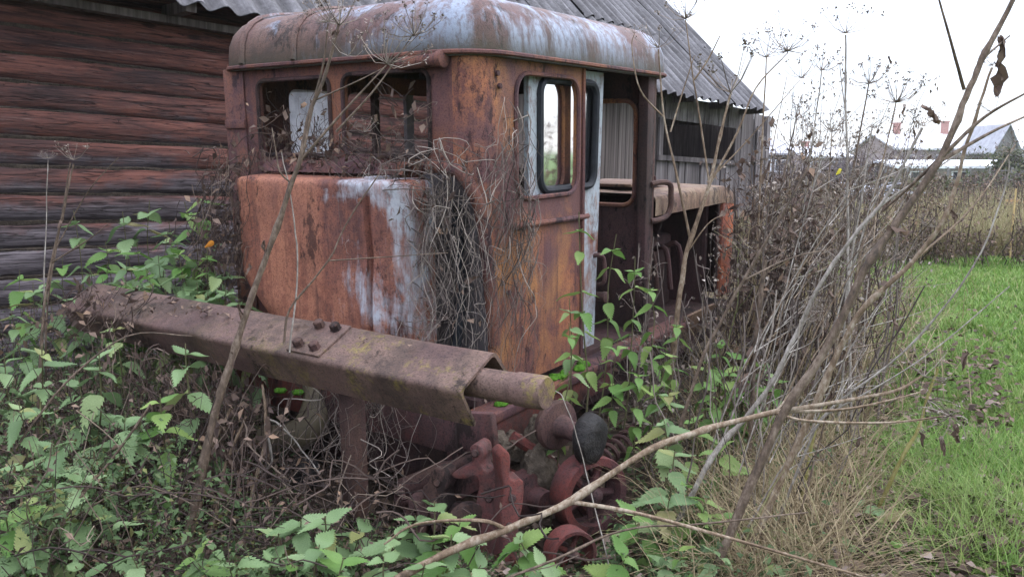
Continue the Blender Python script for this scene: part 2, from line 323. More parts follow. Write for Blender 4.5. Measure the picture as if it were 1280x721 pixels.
def logmat():
    t = NT('weathered_log'); oi = t.n('ShaderNodeObjectInfo'); mp = t.n('ShaderNodeMapping'); mp.inputs['Scale'].default_value = (0.55, 9, 9)
    ad = t.n('ShaderNodeVectorMath', operation='ADD'); cb = t.n('ShaderNodeCombineXYZ'); r = t.math('MULTIPLY', oi.outputs['Random'], 30.0)
    t.l(r, cb.inputs[0]); t.l(t.tc.outputs['Object'], ad.inputs[0]); t.l(cb.outputs[0], ad.inputs[1]); t.l(ad.outputs[0], mp.inputs['Vector'])
    g = t.noise(1.0, mp.outputs[0], 9, 0.68, 0.5); g2 = t.noise(4.0, mp.outputs[0], 6, 0.7); pch = t.noise(1.3, ad.outputs[0], 6, 0.65, 0.5)
    sp = t.n('ShaderNodeSeparateXYZ'); t.l(t.tc.outputs['Object'], sp.inputs[0])
    red = t.ramp(g, [(0.36, (0.020, 0.011, 0.011)), (0.46, (0.085, 0.036, 0.030)), (0.58, (0.155, 0.060, 0.045)), (0.66, (0.10, 0.047, 0.041)), (0.78, (0.26, 0.13, 0.095))])
    grey = t.ramp(g2, [(0.32, (0.028, 0.023, 0.026)), (0.5, (0.085, 0.072, 0.080)), (0.66, (0.17, 0.148, 0.158))])
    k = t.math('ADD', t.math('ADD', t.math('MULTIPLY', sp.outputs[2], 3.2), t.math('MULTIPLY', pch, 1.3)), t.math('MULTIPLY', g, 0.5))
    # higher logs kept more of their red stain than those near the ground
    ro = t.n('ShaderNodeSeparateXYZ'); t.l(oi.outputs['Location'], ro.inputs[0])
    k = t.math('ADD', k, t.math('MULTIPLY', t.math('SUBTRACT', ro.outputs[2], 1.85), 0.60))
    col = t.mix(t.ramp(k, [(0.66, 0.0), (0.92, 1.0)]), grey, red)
    cr = t.ramp(t.noise(1.6, mp.outputs[0], 4, 0.5, 0.2), [(0.485, 0.0), (0.5, 1.0), (0.515, 0.0)])
    col = t.mix(t.math('MULTIPLY', cr, 0.75), col, (0.010, 0.007, 0.007))
    vo = t.n('ShaderNodeTexVoronoi'); vo.inputs['Scale'].default_value = 1.0; mk = t.n('ShaderNodeMapping'); mk.inputs['Scale'].default_value = (2.2, 6, 6); t.l(ad.outputs[0], mk.inputs['Vector']); t.l(mk.outputs[0], vo.inputs['Vector'])
    kn = t.ramp(vo.outputs['Distance'], [(0.0, 0.9), (0.10, 0.7), (0.16, 0.0)]); col = t.mix(kn, col, (0.025, 0.014, 0.012))
    ck = t.ramp(t.noise(2.6, mp.outputs[0], 3, 0.5, 0.15), [(0.492, 0.0), (0.5, 1.0), (0.508, 0.0)]); col = t.mix(t.math('MULTIPLY', ck, 0.8), col, (0.008, 0.006, 0.006))
    col = t.mix(t.ramp(t.noise(0.9, ad.outputs[0], 5, 0.6), [(0.40, 0.5), (0.52, 0.0)]), col, (0.036, 0.025, 0.026))
    m3 = t.n('ShaderNodeMapping'); m3.inputs['Scale'].default_value = (4, 70, 70); t.l(ad.outputs[0], m3.inputs['Vector']); g3 = t.noise(1.0, m3.outputs[0], 5, 0.7)
    col = t.mix(t.ramp(g3, [(0.36, 0.65), (0.5, 0.0)]), col, (0.014, 0.010, 0.010)); col = t.mix(t.ramp(g3, [(0.58, 0.0), (0.72, 0.4)]), col, (0.24, 0.19, 0.18))
    h = t.math('SUBTRACT', t.math('SUBTRACT', t.math('ADD', t.math('ADD', t.math('MULTIPLY', g2, 0.8), t.math('MULTIPLY', g3, 0.5)), t.math('MULTIPLY', g, 0.8)), cr), ck)
    return t.done(t.bsdf(col, 0.8, h, 0.016, 0.8, 0.25))
M['log'] = logmat()
def plankmat(name, c0, c1, c2):
    t = NT(name); oi = t.n('ShaderNodeObjectInfo'); ad = t.n('ShaderNodeVectorMath', operation='ADD'); cb = t.n('ShaderNodeCombineXYZ')
    t.l(t.math('MULTIPLY', oi.outputs['Random'], 40.0), cb.inputs[2]); t.l(t.tc.outputs['Object'], ad.inputs[0]); t.l(cb.outputs[0], ad.inputs[1])
    mp = t.n('ShaderNodeMapping'); mp.inputs['Scale'].default_value = (22, 22, 1.1); t.l(ad.outputs[0], mp.inputs['Vector'])
    g = t.noise(1.0, mp.outputs[0], 8, 0.65, 0.3); b = t.noise(1.4, ad.outputs[0], 5, 0.6)
    f = t.math('ADD', t.math('ADD', t.math('MULTIPLY', g, 0.6), t.math('MULTIPLY', b, 0.3)), t.math('MULTIPLY', oi.outputs['Random'], 0.16))
    col = t.ramp(f, [(0.38, c0), (0.53, c1), (0.7, c2)])
    return t.done(t.bsdf(col, 0.85, g, 0.006, 0.7, 0.2))
M['plank'] = plankmat('grey_plank', (0.030, 0.025, 0.025), (0.10, 0.086, 0.086), (0.21, 0.192, 0.195))
M['plankdark'] = plankmat('brown_plank', (0.018, 0.014, 0.013), (0.06, 0.048, 0.044), (0.15, 0.127, 0.118))
def slate():
    t = NT('asbestos_sheet'); oi = t.n('ShaderNodeObjectInfo'); ad = t.n('ShaderNodeVectorMath', operation='ADD'); cb = t.n('ShaderNodeCombineXYZ')
    t.l(t.math('MULTIPLY', oi.outputs['Random'], 40.0), cb.inputs[0]); t.l(t.tc.outputs['Object'], ad.inputs[0]); t.l(cb.outputs[0], ad.inputs[1])
    mp = t.n('ShaderNodeMapping'); mp.inputs['Scale'].default_value = (7, 0.8, 3); t.l(ad.outputs[0], mp.inputs['Vector'])
    g = t.noise(1.3, mp.outputs[0], 8, 0.7, 0.4); b = t.noise(30, ad.outputs[0], 5, 0.7); c = t.noise(2.0, ad.outputs[0], 6, 0.65)
    f = t.math('ADD', t.math('ADD', t.math('MULTIPLY', g, 0.5), t.math('MULTIPLY', b, 0.25)), t.math('MULTIPLY', c, 0.25))
    sp = t.n('ShaderNodeSeparateXYZ'); t.l(t.tc.outputs['Object'], sp.inputs[0])
    f = t.math('ADD', f, t.math('MULTIPLY', sp.outputs[2], 1.2))
    col = t.ramp(f, [(0.36, (0.032, 0.030, 0.031)), (0.50, (0.085, 0.081, 0.086)), (0.62, (0.16, 0.154, 0.165)), (0.76, (0.36, 0.35, 0.375))])
    return t.done(t.bsdf(col, 0.9, b, 0.006, 0.7, 0.2))
M['slate'] = slate()
def groundmat():
    t = NT('soil_and_turf'); n = t.noise(1.2, None, 8, 0.65, 0.4); n2 = t.noise(14, None, 8, 0.7)
    soil = t.ramp(n2, [(0.3, (0.022, 0.016, 0.012)), (0.55, (0.055, 0.040, 0.030)), (0.75, (0.095, 0.075, 0.055))])
    turf = t.ramp(n2, [(0.3, (0.05, 0.08, 0.022)), (0.6, (0.10, 0.16, 0.04)), (0.8, (0.16, 0.15, 0.07))])
    sp = t.n('ShaderNodeSeparateXYZ'); t.l(t.tc.outputs['Object'], sp.inputs[0])
    e = t.math('SUBTRACT', sp.outputs[0], t.math('ADD', t.math('MULTIPLY', sp.outputs[1], 0.40), 0.25))
    e = t.math('ADD', e, t.math('MULTIPLY', t.math('SUBTRACT', n, 0.5), 1.6))
    k = t.ramp(t.math('ADD', t.math('MULTIPLY', e, 0.8), 0.5), [(0.3, 0.0), (0.7, 1.0)])
    return t.done(t.bsdf(t.mix(k, soil, turf), 0.95, n2, 0.03, 0.7, 0.15))
M['ground'] = groundmat()
def glassmat():
    t = NT('dusty_skytint_glass'); n = t.noise(5, None, 7, 0.7); tr = t.n('ShaderNodeBsdfTransparent'); tr.inputs[0].default_value = (0.86, 0.88, 0.90, 1)
    gl = t.n('ShaderNodeBsdfGlossy'); gl.inputs['Roughness'].default_value = 0.06; fr = t.n('ShaderNodeFresnel'); fr.inputs[0].default_value = 1.5
    df = t.n('ShaderNodeBsdfDiffuse'); df.inputs[0].default_value = (0.46, 0.46, 0.53, 1)  # dust film; reflected sky is put into its lavender colour
    a = t.n('ShaderNodeMixShader'); t.l(t.ramp(n, [(0.35, 0.22), (0.7, 0.55)]), a.inputs[0]); t.l(tr.outputs[0], a.inputs[1]); t.l(df.outputs[0], a.inputs[2])
    b = t.n('ShaderNodeMixShader'); t.l(t.math('ADD', t.math('MULTIPLY', fr.outputs[0], 2.5), 0.12), b.inputs[0]); t.l(a.outputs[0], b.inputs[1]); t.l(gl.outputs[0], b.inputs[2])
    return t.done(b)
M['glass'] = glassmat()

# ------------------------------------------------------------------ ground and sky line
def gz(x, y):
    d = math.hypot(x, y)
    dip = -0.30 * math.exp(-((x + 0.05) / 0.75) ** 2 - ((y - 3.95) / 0.62) ** 2)
    return dip + 0.05 * mn.noise(Vector((x * 0.7, y * 0.7, 0))) * min(1, d / 6) + 0.03 * mn.noise(Vector((x * 2.1, y * 2.1, 4)))
def ground():
    m = MB(); xs = []; 
    def ax(lo, hi):
        a = [0.0]; st = 0.16
        while a[-1] < hi: a.append(a[-1] + st); st *= 1.06
        b = [0.0]; st = 0.16
        while b[-1] > lo: b.append(b[-1] - st); st *= 1.06
        return sorted(set(a + b))
    X = ax(-900, 900); Y = [y + 3.5 for y in ax(-500, 1500)]
    m.grid([[Vector((x, y, gz(x, y) if math.hypot(x, y) < 60 else 0)) for x in X] for y in Y])
    o = m.build('ground', M['ground'], smooth=80, norm=False); o['kind'] = 'structure'; return o
ground()

# ------------------------------------------------------------------ the barn: log wall, plank shed, corrugated roof
VB = ray(1560, 250).normalized(); PB = Vector((0, 0, 1)).cross(VB).normalized(); WB = VB.cross(PB) * 1.0
WB = WB if WB.z > 0 else -WB
B0 = at(0, 192, 6.0)
MBARN = Matrix(((VB.x, PB.x, WB.x, B0.x - WB.x * 1.67), (VB.y, PB.y, WB.y, B0.y - WB.y * 1.67), (VB.z, PB.z, WB.z, B0.z - WB.z * 1.67), (0, 0, 0, 1)))
H0 = 1.67
barn = empty('barn', (0, 0, 0), 'long old barn of dark logs and grey planks under a grey corrugated roof', 'barn')
barn.matrix_world = MBARN
def log_mesh(i, L=9.2):
    m = MB(); n = 14; k = 60; rows = []
    ph = i * 13.7
    for a in range(k + 1):
        x = L * a / k; r0 = 0.128 + 0.008 * mn.noise(Vector((x * 0.5, ph, 0)))
        cz = 0.018 * mn.noise(Vector((x * 0.35, ph, 5))); cy = 0.02 * mn.noise(Vector((x * 0.35, ph, 9)))
        row = []
        for b in range(n):
            t = 2 * math.pi * b / n
            r = r0 * (1 + 0.07 * mn.noise(Vector((x * 1.5, math.cos(t) * 1.6 + ph, math.sin(t) * 1.6))))
            row.append(Vector((x, cy + math.cos(t) * r * 0.80, cz + math.copysign(abs(math.sin(t)) ** 0.8, math.sin(t)) * r * 0.93)))
        rows.append(row)
    m.grid(rows, close=True); e = (k) * n
    m.f.append(tuple(range(n - 1, -1, -1))); m.f.append(tuple(e + b for b in range(n)))
    return m.mesh('log', smooth=60)
LOGS = [log_mesh(i) for i in range(5)]
M['tow'] = simple('moss_packing', (0.018, 0.014, 0.012), (0.07, 0.055, 0.042), 40, 0.95, 0.02)
zl = 0.0; i = 0
while zl < 2.95:
    o = obj('log', LOGS[i % 5], M['log'], barn, (-4.8 - rnd.uniform(0, 0.15), 0.10 + rnd.uniform(-0.012, 0.012), zl + 0.02), (rnd.uniform(-0.2, 0.2), 0, 0))
    if zl > 0.1 and zl < 2.8:
        mm = MB(); mm.tube([Vector((x, 0.052 + 0.012 * mn.noise(Vector((x * 6, zl, 0))), zl - 0.086 + 0.010 * mn.noise(Vector((x * 5, zl, 3))))) for x in lin(-4.7, 4.3, 110)], 0.022, 5, jit=0.35); mm.build('joint_packing', M['tow'], barn)
    i += 1; zl += 0.2075 + rnd.uniform(-0.008, 0.008)
# corner post between logs and planks, plank wall
def plank_mesh(k):
    m = MB(); W = 0.165; n = 6; rows = []
    for a in range(n + 1):
        z = a / n; dx = 0.004 * math.sin(k * 7 + a * 1.9); rows.append([Vector((-W / 2 + dx, -0.012, z)), Vector((W / 2 + dx, -0.012 + 0.004 * math.sin(k + a), z)), Vector((W / 2 + dx, 0.012, z)), Vector((-W / 2 + dx, 0.012, z))])
    m.grid(rows, close=True); m.f.append((3, 2, 1, 0)); e = n * 4; m.f.append((e, e + 1, e + 2, e + 3))
    return m.mesh('plank', smooth=0)
PL = [plank_mesh(k) for k in range(4)]
def plank(s, z0, z1, mat='plank', q=0.0, tilt=0.0):
    me = PL[rnd.randrange(4)] if mat == 'plank' else PLD[rnd.randrange(4)]
    return obj('plank', me, M[mat], barn, (s, q + rnd.uniform(-0.012, 0.012), z0), (0, tilt + rnd.uniform(-0.008, 0.008), rnd.uniform(-0.05, 0.05)), (1, 1, z1 - z0))
PLD = [m.copy() for m in PL]
for m_ in PLD: m_.materials.clear(); m_.materials.append(M['plankdark'])
for m_ in PL: m_.materials.clear(); m_.materials.append(M['plank'])
s = 4.55; WL, WR, WZ0, WZ1 = 9.05, 11.45, H0 + 0.33, H0 + 0.91
while s < 12.62:
    mt = 'plankdark' if s < 9.0 and rnd.random() < 0.8 else 'plank'
    if WL < s < WR:
        plank(s, -0.25, WZ0 - 0.03, 'plank'); plank(s, WZ1, H0 + 1.27, 'plank', q=-0.01)
    else: plank(s, -0.25 - (0.1 if s > 11 else 0), H0 + 1.24 + rnd.uniform(-0.03, 0.03), mt)
    s += 0.172
MB().box2((WL - 0.15, -0.075, WZ0 - 0.06), (WR + 0.12, -0.018, WZ0 + 0.02)).build('window_sill', M['plank'], barn)
MB().box2((WL - 0.13, -0.06, WZ0 + 0.02), (WL - 0.02, -0.016, WZ1)).build('window_post', M['plank'], barn)
MB().box2((12.58, -0.09, -0.5), (12.72, 0.1, H0 + 1.2)).build('corner_post', M['plank'], barn)
for k in range(3): plank(12.35 + 0.13 * k, -0.4, H0 + 1.0 - k * 0.08, 'plank', q=-0.05, tilt=-0.015 * k)
MB().box2((-5, 5.2, -0.3), (12.6, 5.3, H0 + 1.2)).build('rear_wall', M['plankdark'], barn)
MB().box2((12.5, 0.12, -0.5), (12.57, 5.2, H0 + 1.15)).build('end_wall', M['plankdark'], barn)
MB().box2((4.4, 0.05, -0.3), (4.5, 5.2, H0 + 1.15)).build('cross_wall', M['plankdark'], barn)
for x in lin(-4.5, 11.6, 15):   # rafter ends under the eave
    MB().box2((x, -0.40, H0 + 1.165), (x + 0.09, 0.3, H0 + 1.255)).build('rafter', M['plankdark'], barn)
MB().box2((-5, -0.14, H0 + 1.10), (4.4, -0.02, H0 + 1.16)).build('eave_board', M['plankdark'], barn)
# roof: rows of corrugated sheets
RA = R(44); SHL, SHW, PITCHW = 1.9, 1.30, 0.26
def sheet_mesh(k):
    m = MB(); nx = 40; ny = 4; rows = []
    for th in (0.0, -0.008):
        for j in (range(ny + 1) if th == 0 else range(ny, -1, -1)):
            y = SHL * j / ny; row = []
            for i in range(nx + 1):
                x = SHW * 1.03 * i / nx; z = 0.034 * math.cos(2 * math.pi * x / PITCHW) + th + 0.012 * mn.noise(Vector((x * 2, y * 2, k * 5)))
                yy = y + (0.012 * mn.noise(Vector((x * 9, k * 3, 0))) if j == 0 else 0)
                row.append(Vector((x, yy, z)))
            rows.append(row)
    m.grid(rows); return m.mesh('roof_sheet', smooth=50, norm=False)
SH = [sheet_mesh(k) for k in range(4)]
for r in range(4):
    for c in range(13):
        s0 = 11.72 - SHW * (c + 1); a = RA + 0.012
        d0 = 1.62 * r; y0 = -0.47 + d0 * math.cos(RA); z0 = H0 + 1.19 + d0 * math.sin(RA) + 0.02 + 0.008 * (c % 2)
        obj('roof_sheet', SH[rnd.randrange(4)], M['slate'], barn, (s0 + rnd.uniform(-0.01, 0.01), y0 + rnd.uniform(-0.035, 0.035), z0 + rnd.uniform(0, 0.008)), (a - 0.022 + rnd.uniform(-0.004, 0.004), 0, rnd.uniform(-0.012, 0.012)))
yr = -0.47 + 6.6 * math.cos(RA); zr = H0 + 1.19 + 6.6 * math.sin(RA)
MB().add([(-5.2, yr, zr), (11.7, yr, zr), (11.7, 2 * yr + 0.5, H0 + 1.2), (-5.2, 2 * yr + 0.5, H0 + 1.2)], [(0, 1, 2, 3)]).build('far_roof_slope', M['slate'], barn, smooth=0)
for q in lin(0.1, 4.0, 6):
    MB().box2((11.5, q, H0 + 1.0), (11.56, q + 0.9, H0 + 1.1 + (q + 0.2) * math.tan(RA))).build('gable_board', M['plankdark'], barn)

# ------------------------------------------------------------------ the tractor
U = -ray(-890, 177).normalized(); V = ray(1350, 165).normalized()
s_ = (U + V).normalized(); d_ = (U - V).normalized(); U = (s_ + d_).normalized(); V = (s_ - d_).normalized(); W = U.cross(V).normalized()
O = at(597, 450, 4.1); TH = 0.64
B_ = O - W * TH
TM = Matrix(((U.x, V.x, W.x, B_.x), (U.y, V.y, W.y, B_.y), (U.z, V.z, W.z, B_.z), (0, 0, 0, 1)))
def LW(u, v, w): return O + U * u + V * v + W * w
def WL_(P):
    q = P - O; return Vector((q.dot(U), q.dot(V), q.dot(W)))
def pl(px, py, d): return WL_(at(px, py, d))
tractor = empty('crawler_tractor', (0, 0, 0), 'derelict rusty orange crawler tractor with an open cab, overgrown with weeds', 'tractor')
tractor.matrix_world = TM
def tp(m, name, mat, parent=None, **k):
    o = m.build(name, M[mat] if isinstance(mat, str) else mat, parent or tractor, **k)
    if parent is None: o.location = (0, 0, TH)
    return o
# cab shell. front face v=0, right side u=0, corner radius RC
RC = 0.13; CW, CL = 1.85, 2.02; WT, WBm = 1.52, -0.28
fmap = lambda a, b, d: Vector((a, d, b))
smap = lambda a, b, d: Vector((-d, a, b))
fw1 = rr(-1.545, 1.0, -0.96, 1.415, 0.055); fw2 = rr(-0.862, 1.0, -0.27, 1.42, 0.055)
front = [(-CW + 0.06, WBm), (-0.40, WBm), (-0.40, 0.80), (-0.37, 0.89), (-0.30, 0.94), (-RC, 0.94), (-RC, WT), (-CW + 0.06, WT)]
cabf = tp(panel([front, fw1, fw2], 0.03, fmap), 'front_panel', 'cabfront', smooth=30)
for nm, hole in (('window_rim', fw1), ('window_rim', fw2)):
    pts = [fmap(a, b, -0.006) for a, b in hole]; tp(MB().tube(pts + [pts[0]], 0.012, 6, cap=False), nm, 'dark', cabf)
# rolled front corner with the arch cut into its foot
m = MB(); rows = []
for k in range(13):
    t = R(-90 + 90 * k / 12); cx = -RC + RC * math.cos(t); cy = RC + RC * math.sin(t)
    f = k / 12; low = 0.94 - 0.55 * f ** 2.2 if f < 0.72 else 0.94 - 0.55 * 0.72 ** 2.2 - (f - 0.72) * 3.4
    rows.append([Vector((cx, cy, max(WBm, low + (WT - low) * j / 14))) for j in range(15)])
m.grid(rows)
m2 = [[p - Vector((0, 0, 0)) + Vector((-0.02 if i > 0 else 0, 0.02 if i < 12 else 0, 0)) for p in r] for i, r in enumerate(rows)]
m.grid(m2[::-1]); tp(m, 'corner_post', 'cab', smooth=60)
arch = [Vector((-0.44, -0.012, 0.84)), Vector((-0.36, -0.014, 0.93)), Vector((-0.26, -0.014, 0.955))]
for k in range(0, 13, 2):
    t = R(-90 + 90 * k / 12); f = k / 12; low = 0.94 - 0.55 * f ** 2.2 if f < 0.72 else 0.94 - 0.55 * 0.72 ** 2.2 - (f - 0.72) * 2.2
    arch.append(Vector((-RC + (RC + 0.012) * math.cos(t), RC + (RC + 0.012) * math.sin(t), low)))
tp(MB().tube(smooth(arch, 4), 0.034, 10), 'arch_rim', 'cabfront')
# right side panel with its window, lower edge down at the running board
SV1 = 1.05
sw = rr(0.345, 0.775, 0.985, 1.415, 0.11)
side = [(RC, -0.22), (SV1, -0.22), (SV1, 0.55), (SV1, 1.3), (SV1, WT), (RC, WT)]
sp_ = tp(panel([side, sw], 0.03, smap), 'side_panel', 'cab', smooth=30)
pts = [smap(a, b, -0.006) for a, b in sw]; tp(MB().tube(pts + [pts[0]], 0.013, 6, cap=False), 'window_rim', 'cabfront', sp_)
tp(MB().tube([(0.008, 0.30, 0.64), (0.014, 0.34, 0.64), (0.014, 1.06, 0.63), (0.008, 1.10, 0.63)], 0.016, 8), 'trim_strip', 'cabfront', sp_)
tp(MB().tube([(0.006, SV1 - 0.012, -0.2), (0.008, SV1 - 0.012, 0.6), (0.006, SV1 - 0.012, 1.5)], 0.014, 6), 'door_jamb', 'cabfront', sp_)
for q in ((0.012, 0.18, 1.40), (0.012, 0.20, 1.34), (0.012, 0.27, 0.30)):
    tp(MB().lathe(q, (1, 0, 0), [(-0.01, 0.014), (0.004, 0.014), (0.006, 0.008)], 10), 'bolt', 'dark', sp_)
# grey sliding door pushed half behind the panel
dw = rr(0.635, 0.80, 1.265, 1.40, 0.08)
dmap = lambda a, b, d: Vector((-0.042 - d, a + max(0, (a - 0.6) / 0.7) * 0.045 * (b - 1.25), b))
door = tp(panel([[(0.535, -0.2), (1.36, -0.2), (1.36, 0.6), (1.36, 1.47), (0.535, 1.47)], dw], 0.03, dmap), 'sliding_door', 'greydoor', smooth=30)
pts = [dmap(a, b, -0.008) for a, b in dw]; tp(MB().tube(pts + [pts[0]], 0.022, 8, cap=False), 'window_gasket', 'rubber', door)
tp(MB().add([dmap(a, b, 0.015) for a, b in dw], [tuple(range(len(dw)))]), 'window_pane', 'glass', door, smooth=0)
tp(MB().tube(smooth([(-0.06, 1.27, 0.36), (-0.01, 1.29, 0.37), (0.0, 1.33, 0.33), (0.0, 1.335, 0.2), (-0.06, 1.33, 0.17)], 4), 0.014, 8), 'door_handle', 'iron', door)
tp(MB().lathe((-0.08, 1.33, 0.1), (1, 0, 0), [(0, 0.03), (0.07, 0.03), (0.08, 0.036), (0.10, 0.036), (0.105, 0.02)], 14), 'door_latch', 'iron', door)
# rear post, sill, lower doorway
tp(MB().box2((-0.07, 1.92, WBm), (0.0, 2.02, WT)), 'rear_post', 'dark', bevel=0.008)
tp(MB().box2((-0.05, 2.025, 0.1), (-0.005, 2.06, WT - 0.02)), 'door_rail', 'iron', bevel=0.006)
tp(MB().tube(smooth([(0, 1.99, 0.77), (0.03, 2.1, 0.78), (0.05, 2.2, 0.76), (0.05, 2.22, 0.68), (0.05, 2.22, 0.60), (0.04, 2.17, 0.54), (0.02, 2.05, 0.52), (0, 2.0, 0.52)], 4), 0.02, 8), 'grab_handle', 'iron')
# rear wall with its window, far side wall with window and doorway, floor, lining
rmap = lambda a, b, d: Vector((a, CL - d, b))
rw = rr(-0.62, 0.62, -0.12, 1.33, 0.09); rw2 = rr(-1.70, 0.86, -0.85, 1.40, 0.09)
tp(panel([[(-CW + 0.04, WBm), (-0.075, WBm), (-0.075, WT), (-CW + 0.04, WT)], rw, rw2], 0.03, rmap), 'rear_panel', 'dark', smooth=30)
pts = [rmap(a, b, 0.036) for a, b in rw]; tp(MB().tube(pts + [pts[0]], 0.016, 6, cap=False), 'window_rim', 'cab')
lmap = lambda a, b, d: Vector((-CW + d, a, b))
lw = rr(0.46, 0.74, 0.88, 1.40, 0.06); lw2 = rr(0.98, 0.74, 1.90, 1.40, 0.06)
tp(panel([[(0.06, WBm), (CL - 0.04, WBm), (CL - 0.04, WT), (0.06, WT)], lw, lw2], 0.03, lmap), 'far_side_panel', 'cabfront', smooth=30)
tp(MB().add([lmap(a, b, 0.015) for a, b in lw], [tuple(range(len(lw)))]), 'window_pane', 'milky', smooth=0)
tp(MB().box2((-CW + 0.03, 1.20, 0.74), (-CW + 0.07, 1.25, 1.40)), 'window_bar', 'dark'); tp(MB().box2((-CW + 0.03, 1.55, 0.74), (-CW + 0.06, 1.63, 1.40)), 'window_bar', 'dust')
m = MB(); m.grid([[Vector((-CW + 0.06 - 0.06 * math.cos(R(90 * k / 5)), 0.06 - 0.06 * math.sin(R(90 * k / 5)), z)) for z in lin(WBm, WT, 4)] for k in range(6)])
tp(m, 'far_corner_post', 'cabfront')
tp(MB().box2((-CW + 0.012, -0.012, WBm + 0.1), (-CW + 0.19, -0.002, WT - 0.03)), 'corner_strip', 'cabfront', bevel=0.003)
tp(MB().box2((-CW + 0.02, -0.03, 1.15), (-CW + 0.2, -0.013, 1.2)), 'hinge', 'cabfront', bevel=0.005)
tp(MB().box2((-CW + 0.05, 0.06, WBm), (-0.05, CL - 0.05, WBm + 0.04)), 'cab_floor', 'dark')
tp(MB().box2((-1.0, 0.5, WBm + 0.04), (-0.55, 1.0, 0.25)).box2((-1.0, 0.95, 0.25), (-0.55, 1.06, 0.62)), 'driver_seat', 'dark', bevel=0.03)
tp(MB().tube(smooth([(-0.75, 0.15, 0.3), (-0.75, 0.25, 0.8), (-0.75, 0.3, 0.95)], 3), 0.025, 8), 'control_lever', 'dark')
# roof: rolled edges, crowned top
def rring(u0, v0, u1, v1, r, z, n=7): return [Vector((a, b, z)) for a, b in rr(u0, v0, u1, v1, r, n)]
prof = [(-0.01, 1.475), (0.05, 1.475), (0.055, 1.50), (0.052, 1.56), (0.045, 1.62), (0.02, 1.68), (-0.03, 1.735), (-0.10, 1.775), (-0.2, 1.80), (-0.42, 1.83), (-0.7, 1.845), (-0.9, 1.85)]
m = MB(); rows = []
for e, z in prof:
    rows.append(rring(-CW - e, -e, e, 2.2 + e, max(0.02, min(0.22 + e, 0.9)) if e > -0.2 else 0.05, z))
# dents
for r in rows[3:]:
    for p in r: p.z += 0.012 * mn.noise(Vector((p.x * 3, p.y * 3, 1)))
m.grid(rows, close=True); k = len(rows[0]); m.f.append(tuple(len(m.v) - k + i for i in range(k)))
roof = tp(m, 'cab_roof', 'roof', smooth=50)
def seam(u0, w=0.05):
    P = []
    for e, z in prof[2:10]: P.append((u0, -e - 0.004, z + 0.004))
    mm = MB(); mm.grid([[Vector((u0 - w / 2, p[1], p[2] - 0.003)) for p in P], [Vector((u0 - w * 0.3, p[1] - 0.010, p[2] + 0.008)) for p in P], [Vector((u0 + w * 0.3, p[1] - 0.010, p[2] + 0.008)) for p in P], [Vector((u0 + w / 2, p[1], p[2] - 0.003)) for p in P]])
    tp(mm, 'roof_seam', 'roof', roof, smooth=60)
for q in (-1.60, -1.17): seam(q)
ring = rring(-CW - 0.056, -0.056, 0.056, 2.256, 0.26, 1.492); tp(MB().tube(ring + [ring[0]], 0.012, 6, cap=False), 'drip_rail', 'cabfront', roof)
tp(MB().tube([(-0.42, -0.04, 1.455), (-0.17, -0.045, 1.46)], 0.035, 10).lathe((-0.17, -0.045, 1.46), (1, 0, 0), [(0, 0.042), (0.03, 0.042), (0.035, 0.03)], 12), 'wiper_motor', 'cabfront')
# engine hood bulging from the cab front
hv, hr = -0.30, 0.15
outl = [(-1.44, 0.0), (-1.445, -0.10), (-1.43, hv + 0.05), (-1.40, hv + 0.012), (-1.36, hv)]
for q in lin(-1.2, -0.62, 7): outl.append((q, hv - 0.022 * math.sin((q + 1.36) / 0.85 * 3.14)))
outl += [(-0.52, hv - 0.004), (-0.485, hv + 0.004), (-0.475, hv - 0.02), (-0.43, hv - 0.02), (-0.42, hv + 0.012), (-0.405, hv + 0.012)]
for t in range(1, 9): an = R(268 + 92 * t / 8); outl.append((-0.26 - hr + hr * math.cos(an), hv + hr - 0.012 + (hr + 0.012) * math.sin(an)))
outl.append((-0.26, 0.0))
m = MB(); rows = []
def hood_pt(a, b, z):
    k = 1 if b < -0.05 else 0
    cut = 1.05 * max(0, 0.34 - z) if a < -1.3 else (1.05 * max(0, 0.34 - z) * max(0, (-1.05 - a) / 0.25) if a < -1.05 else 0)
    lean = -0.02 * (z - 0.4) if -0.5 < a < -0.4 else 0
    return Vector((a + cut + lean, b + k * (0.022 * mn.noise(Vector((a * 2.5, z * 2.5, 2))) + 0.008 * mn.noise(Vector((a * 8, z * 7, 5)))), z))
for z in lin(0.06, 0.862, 22): rows.append([hood_pt(a, b, z) for a, b in outl])
for e, z in ((0.006, 0.878), (0.018, 0.889), (0.05, 0.896)):
    rows.append([hood_pt(a + (e if a < -1.3 else -e if a > -0.3 else 0), min(0, b + e), z) for a, b in outl])
rows.append([Vector((a, 0.0, 0.90)) for a, b in outl])
m.grid(rows); hood = tp(m, 'engine_hood', 'hood', smooth=38)
tp(MB().box2((-0.472, -0.27, 0.885), (-0.432, 0.0, 0.91)), 'hood_strap', 'hood', hood, bevel=0.004)
for z in (0.14, 0.80): tp(MB().lathe((-0.452, hv - 0.022, z), (0, -1, 0), [(0, 0.012), (0.008, 0.011), (0.01, 0.006)], 8), 'rivet', 'cabfront', hood)
# torn sheet edge on the hood under the windows
m = MB(); top = []; bot = []
for i in range(26):
    f = i / 25; u_ = -1.4 + 1.05 * f; h = 0.965 + 0.03 * math.exp(-((f - 0.62) / 0.12) ** 2) + 0.012 * mn.noise(Vector((f * 9, 0, 0)))
    top.append(Vector((u_, -0.10 - 0.03 * mn.noise(Vector((f * 5, 2, 0))), h))); bot.append(Vector((u_, -0.13, 0.915)))
m.grid([bot, top, [p + Vector((0, 0.1, 0.01)) for p in top]]); tp(m, 'torn_sheet', 'cabfront', hood)
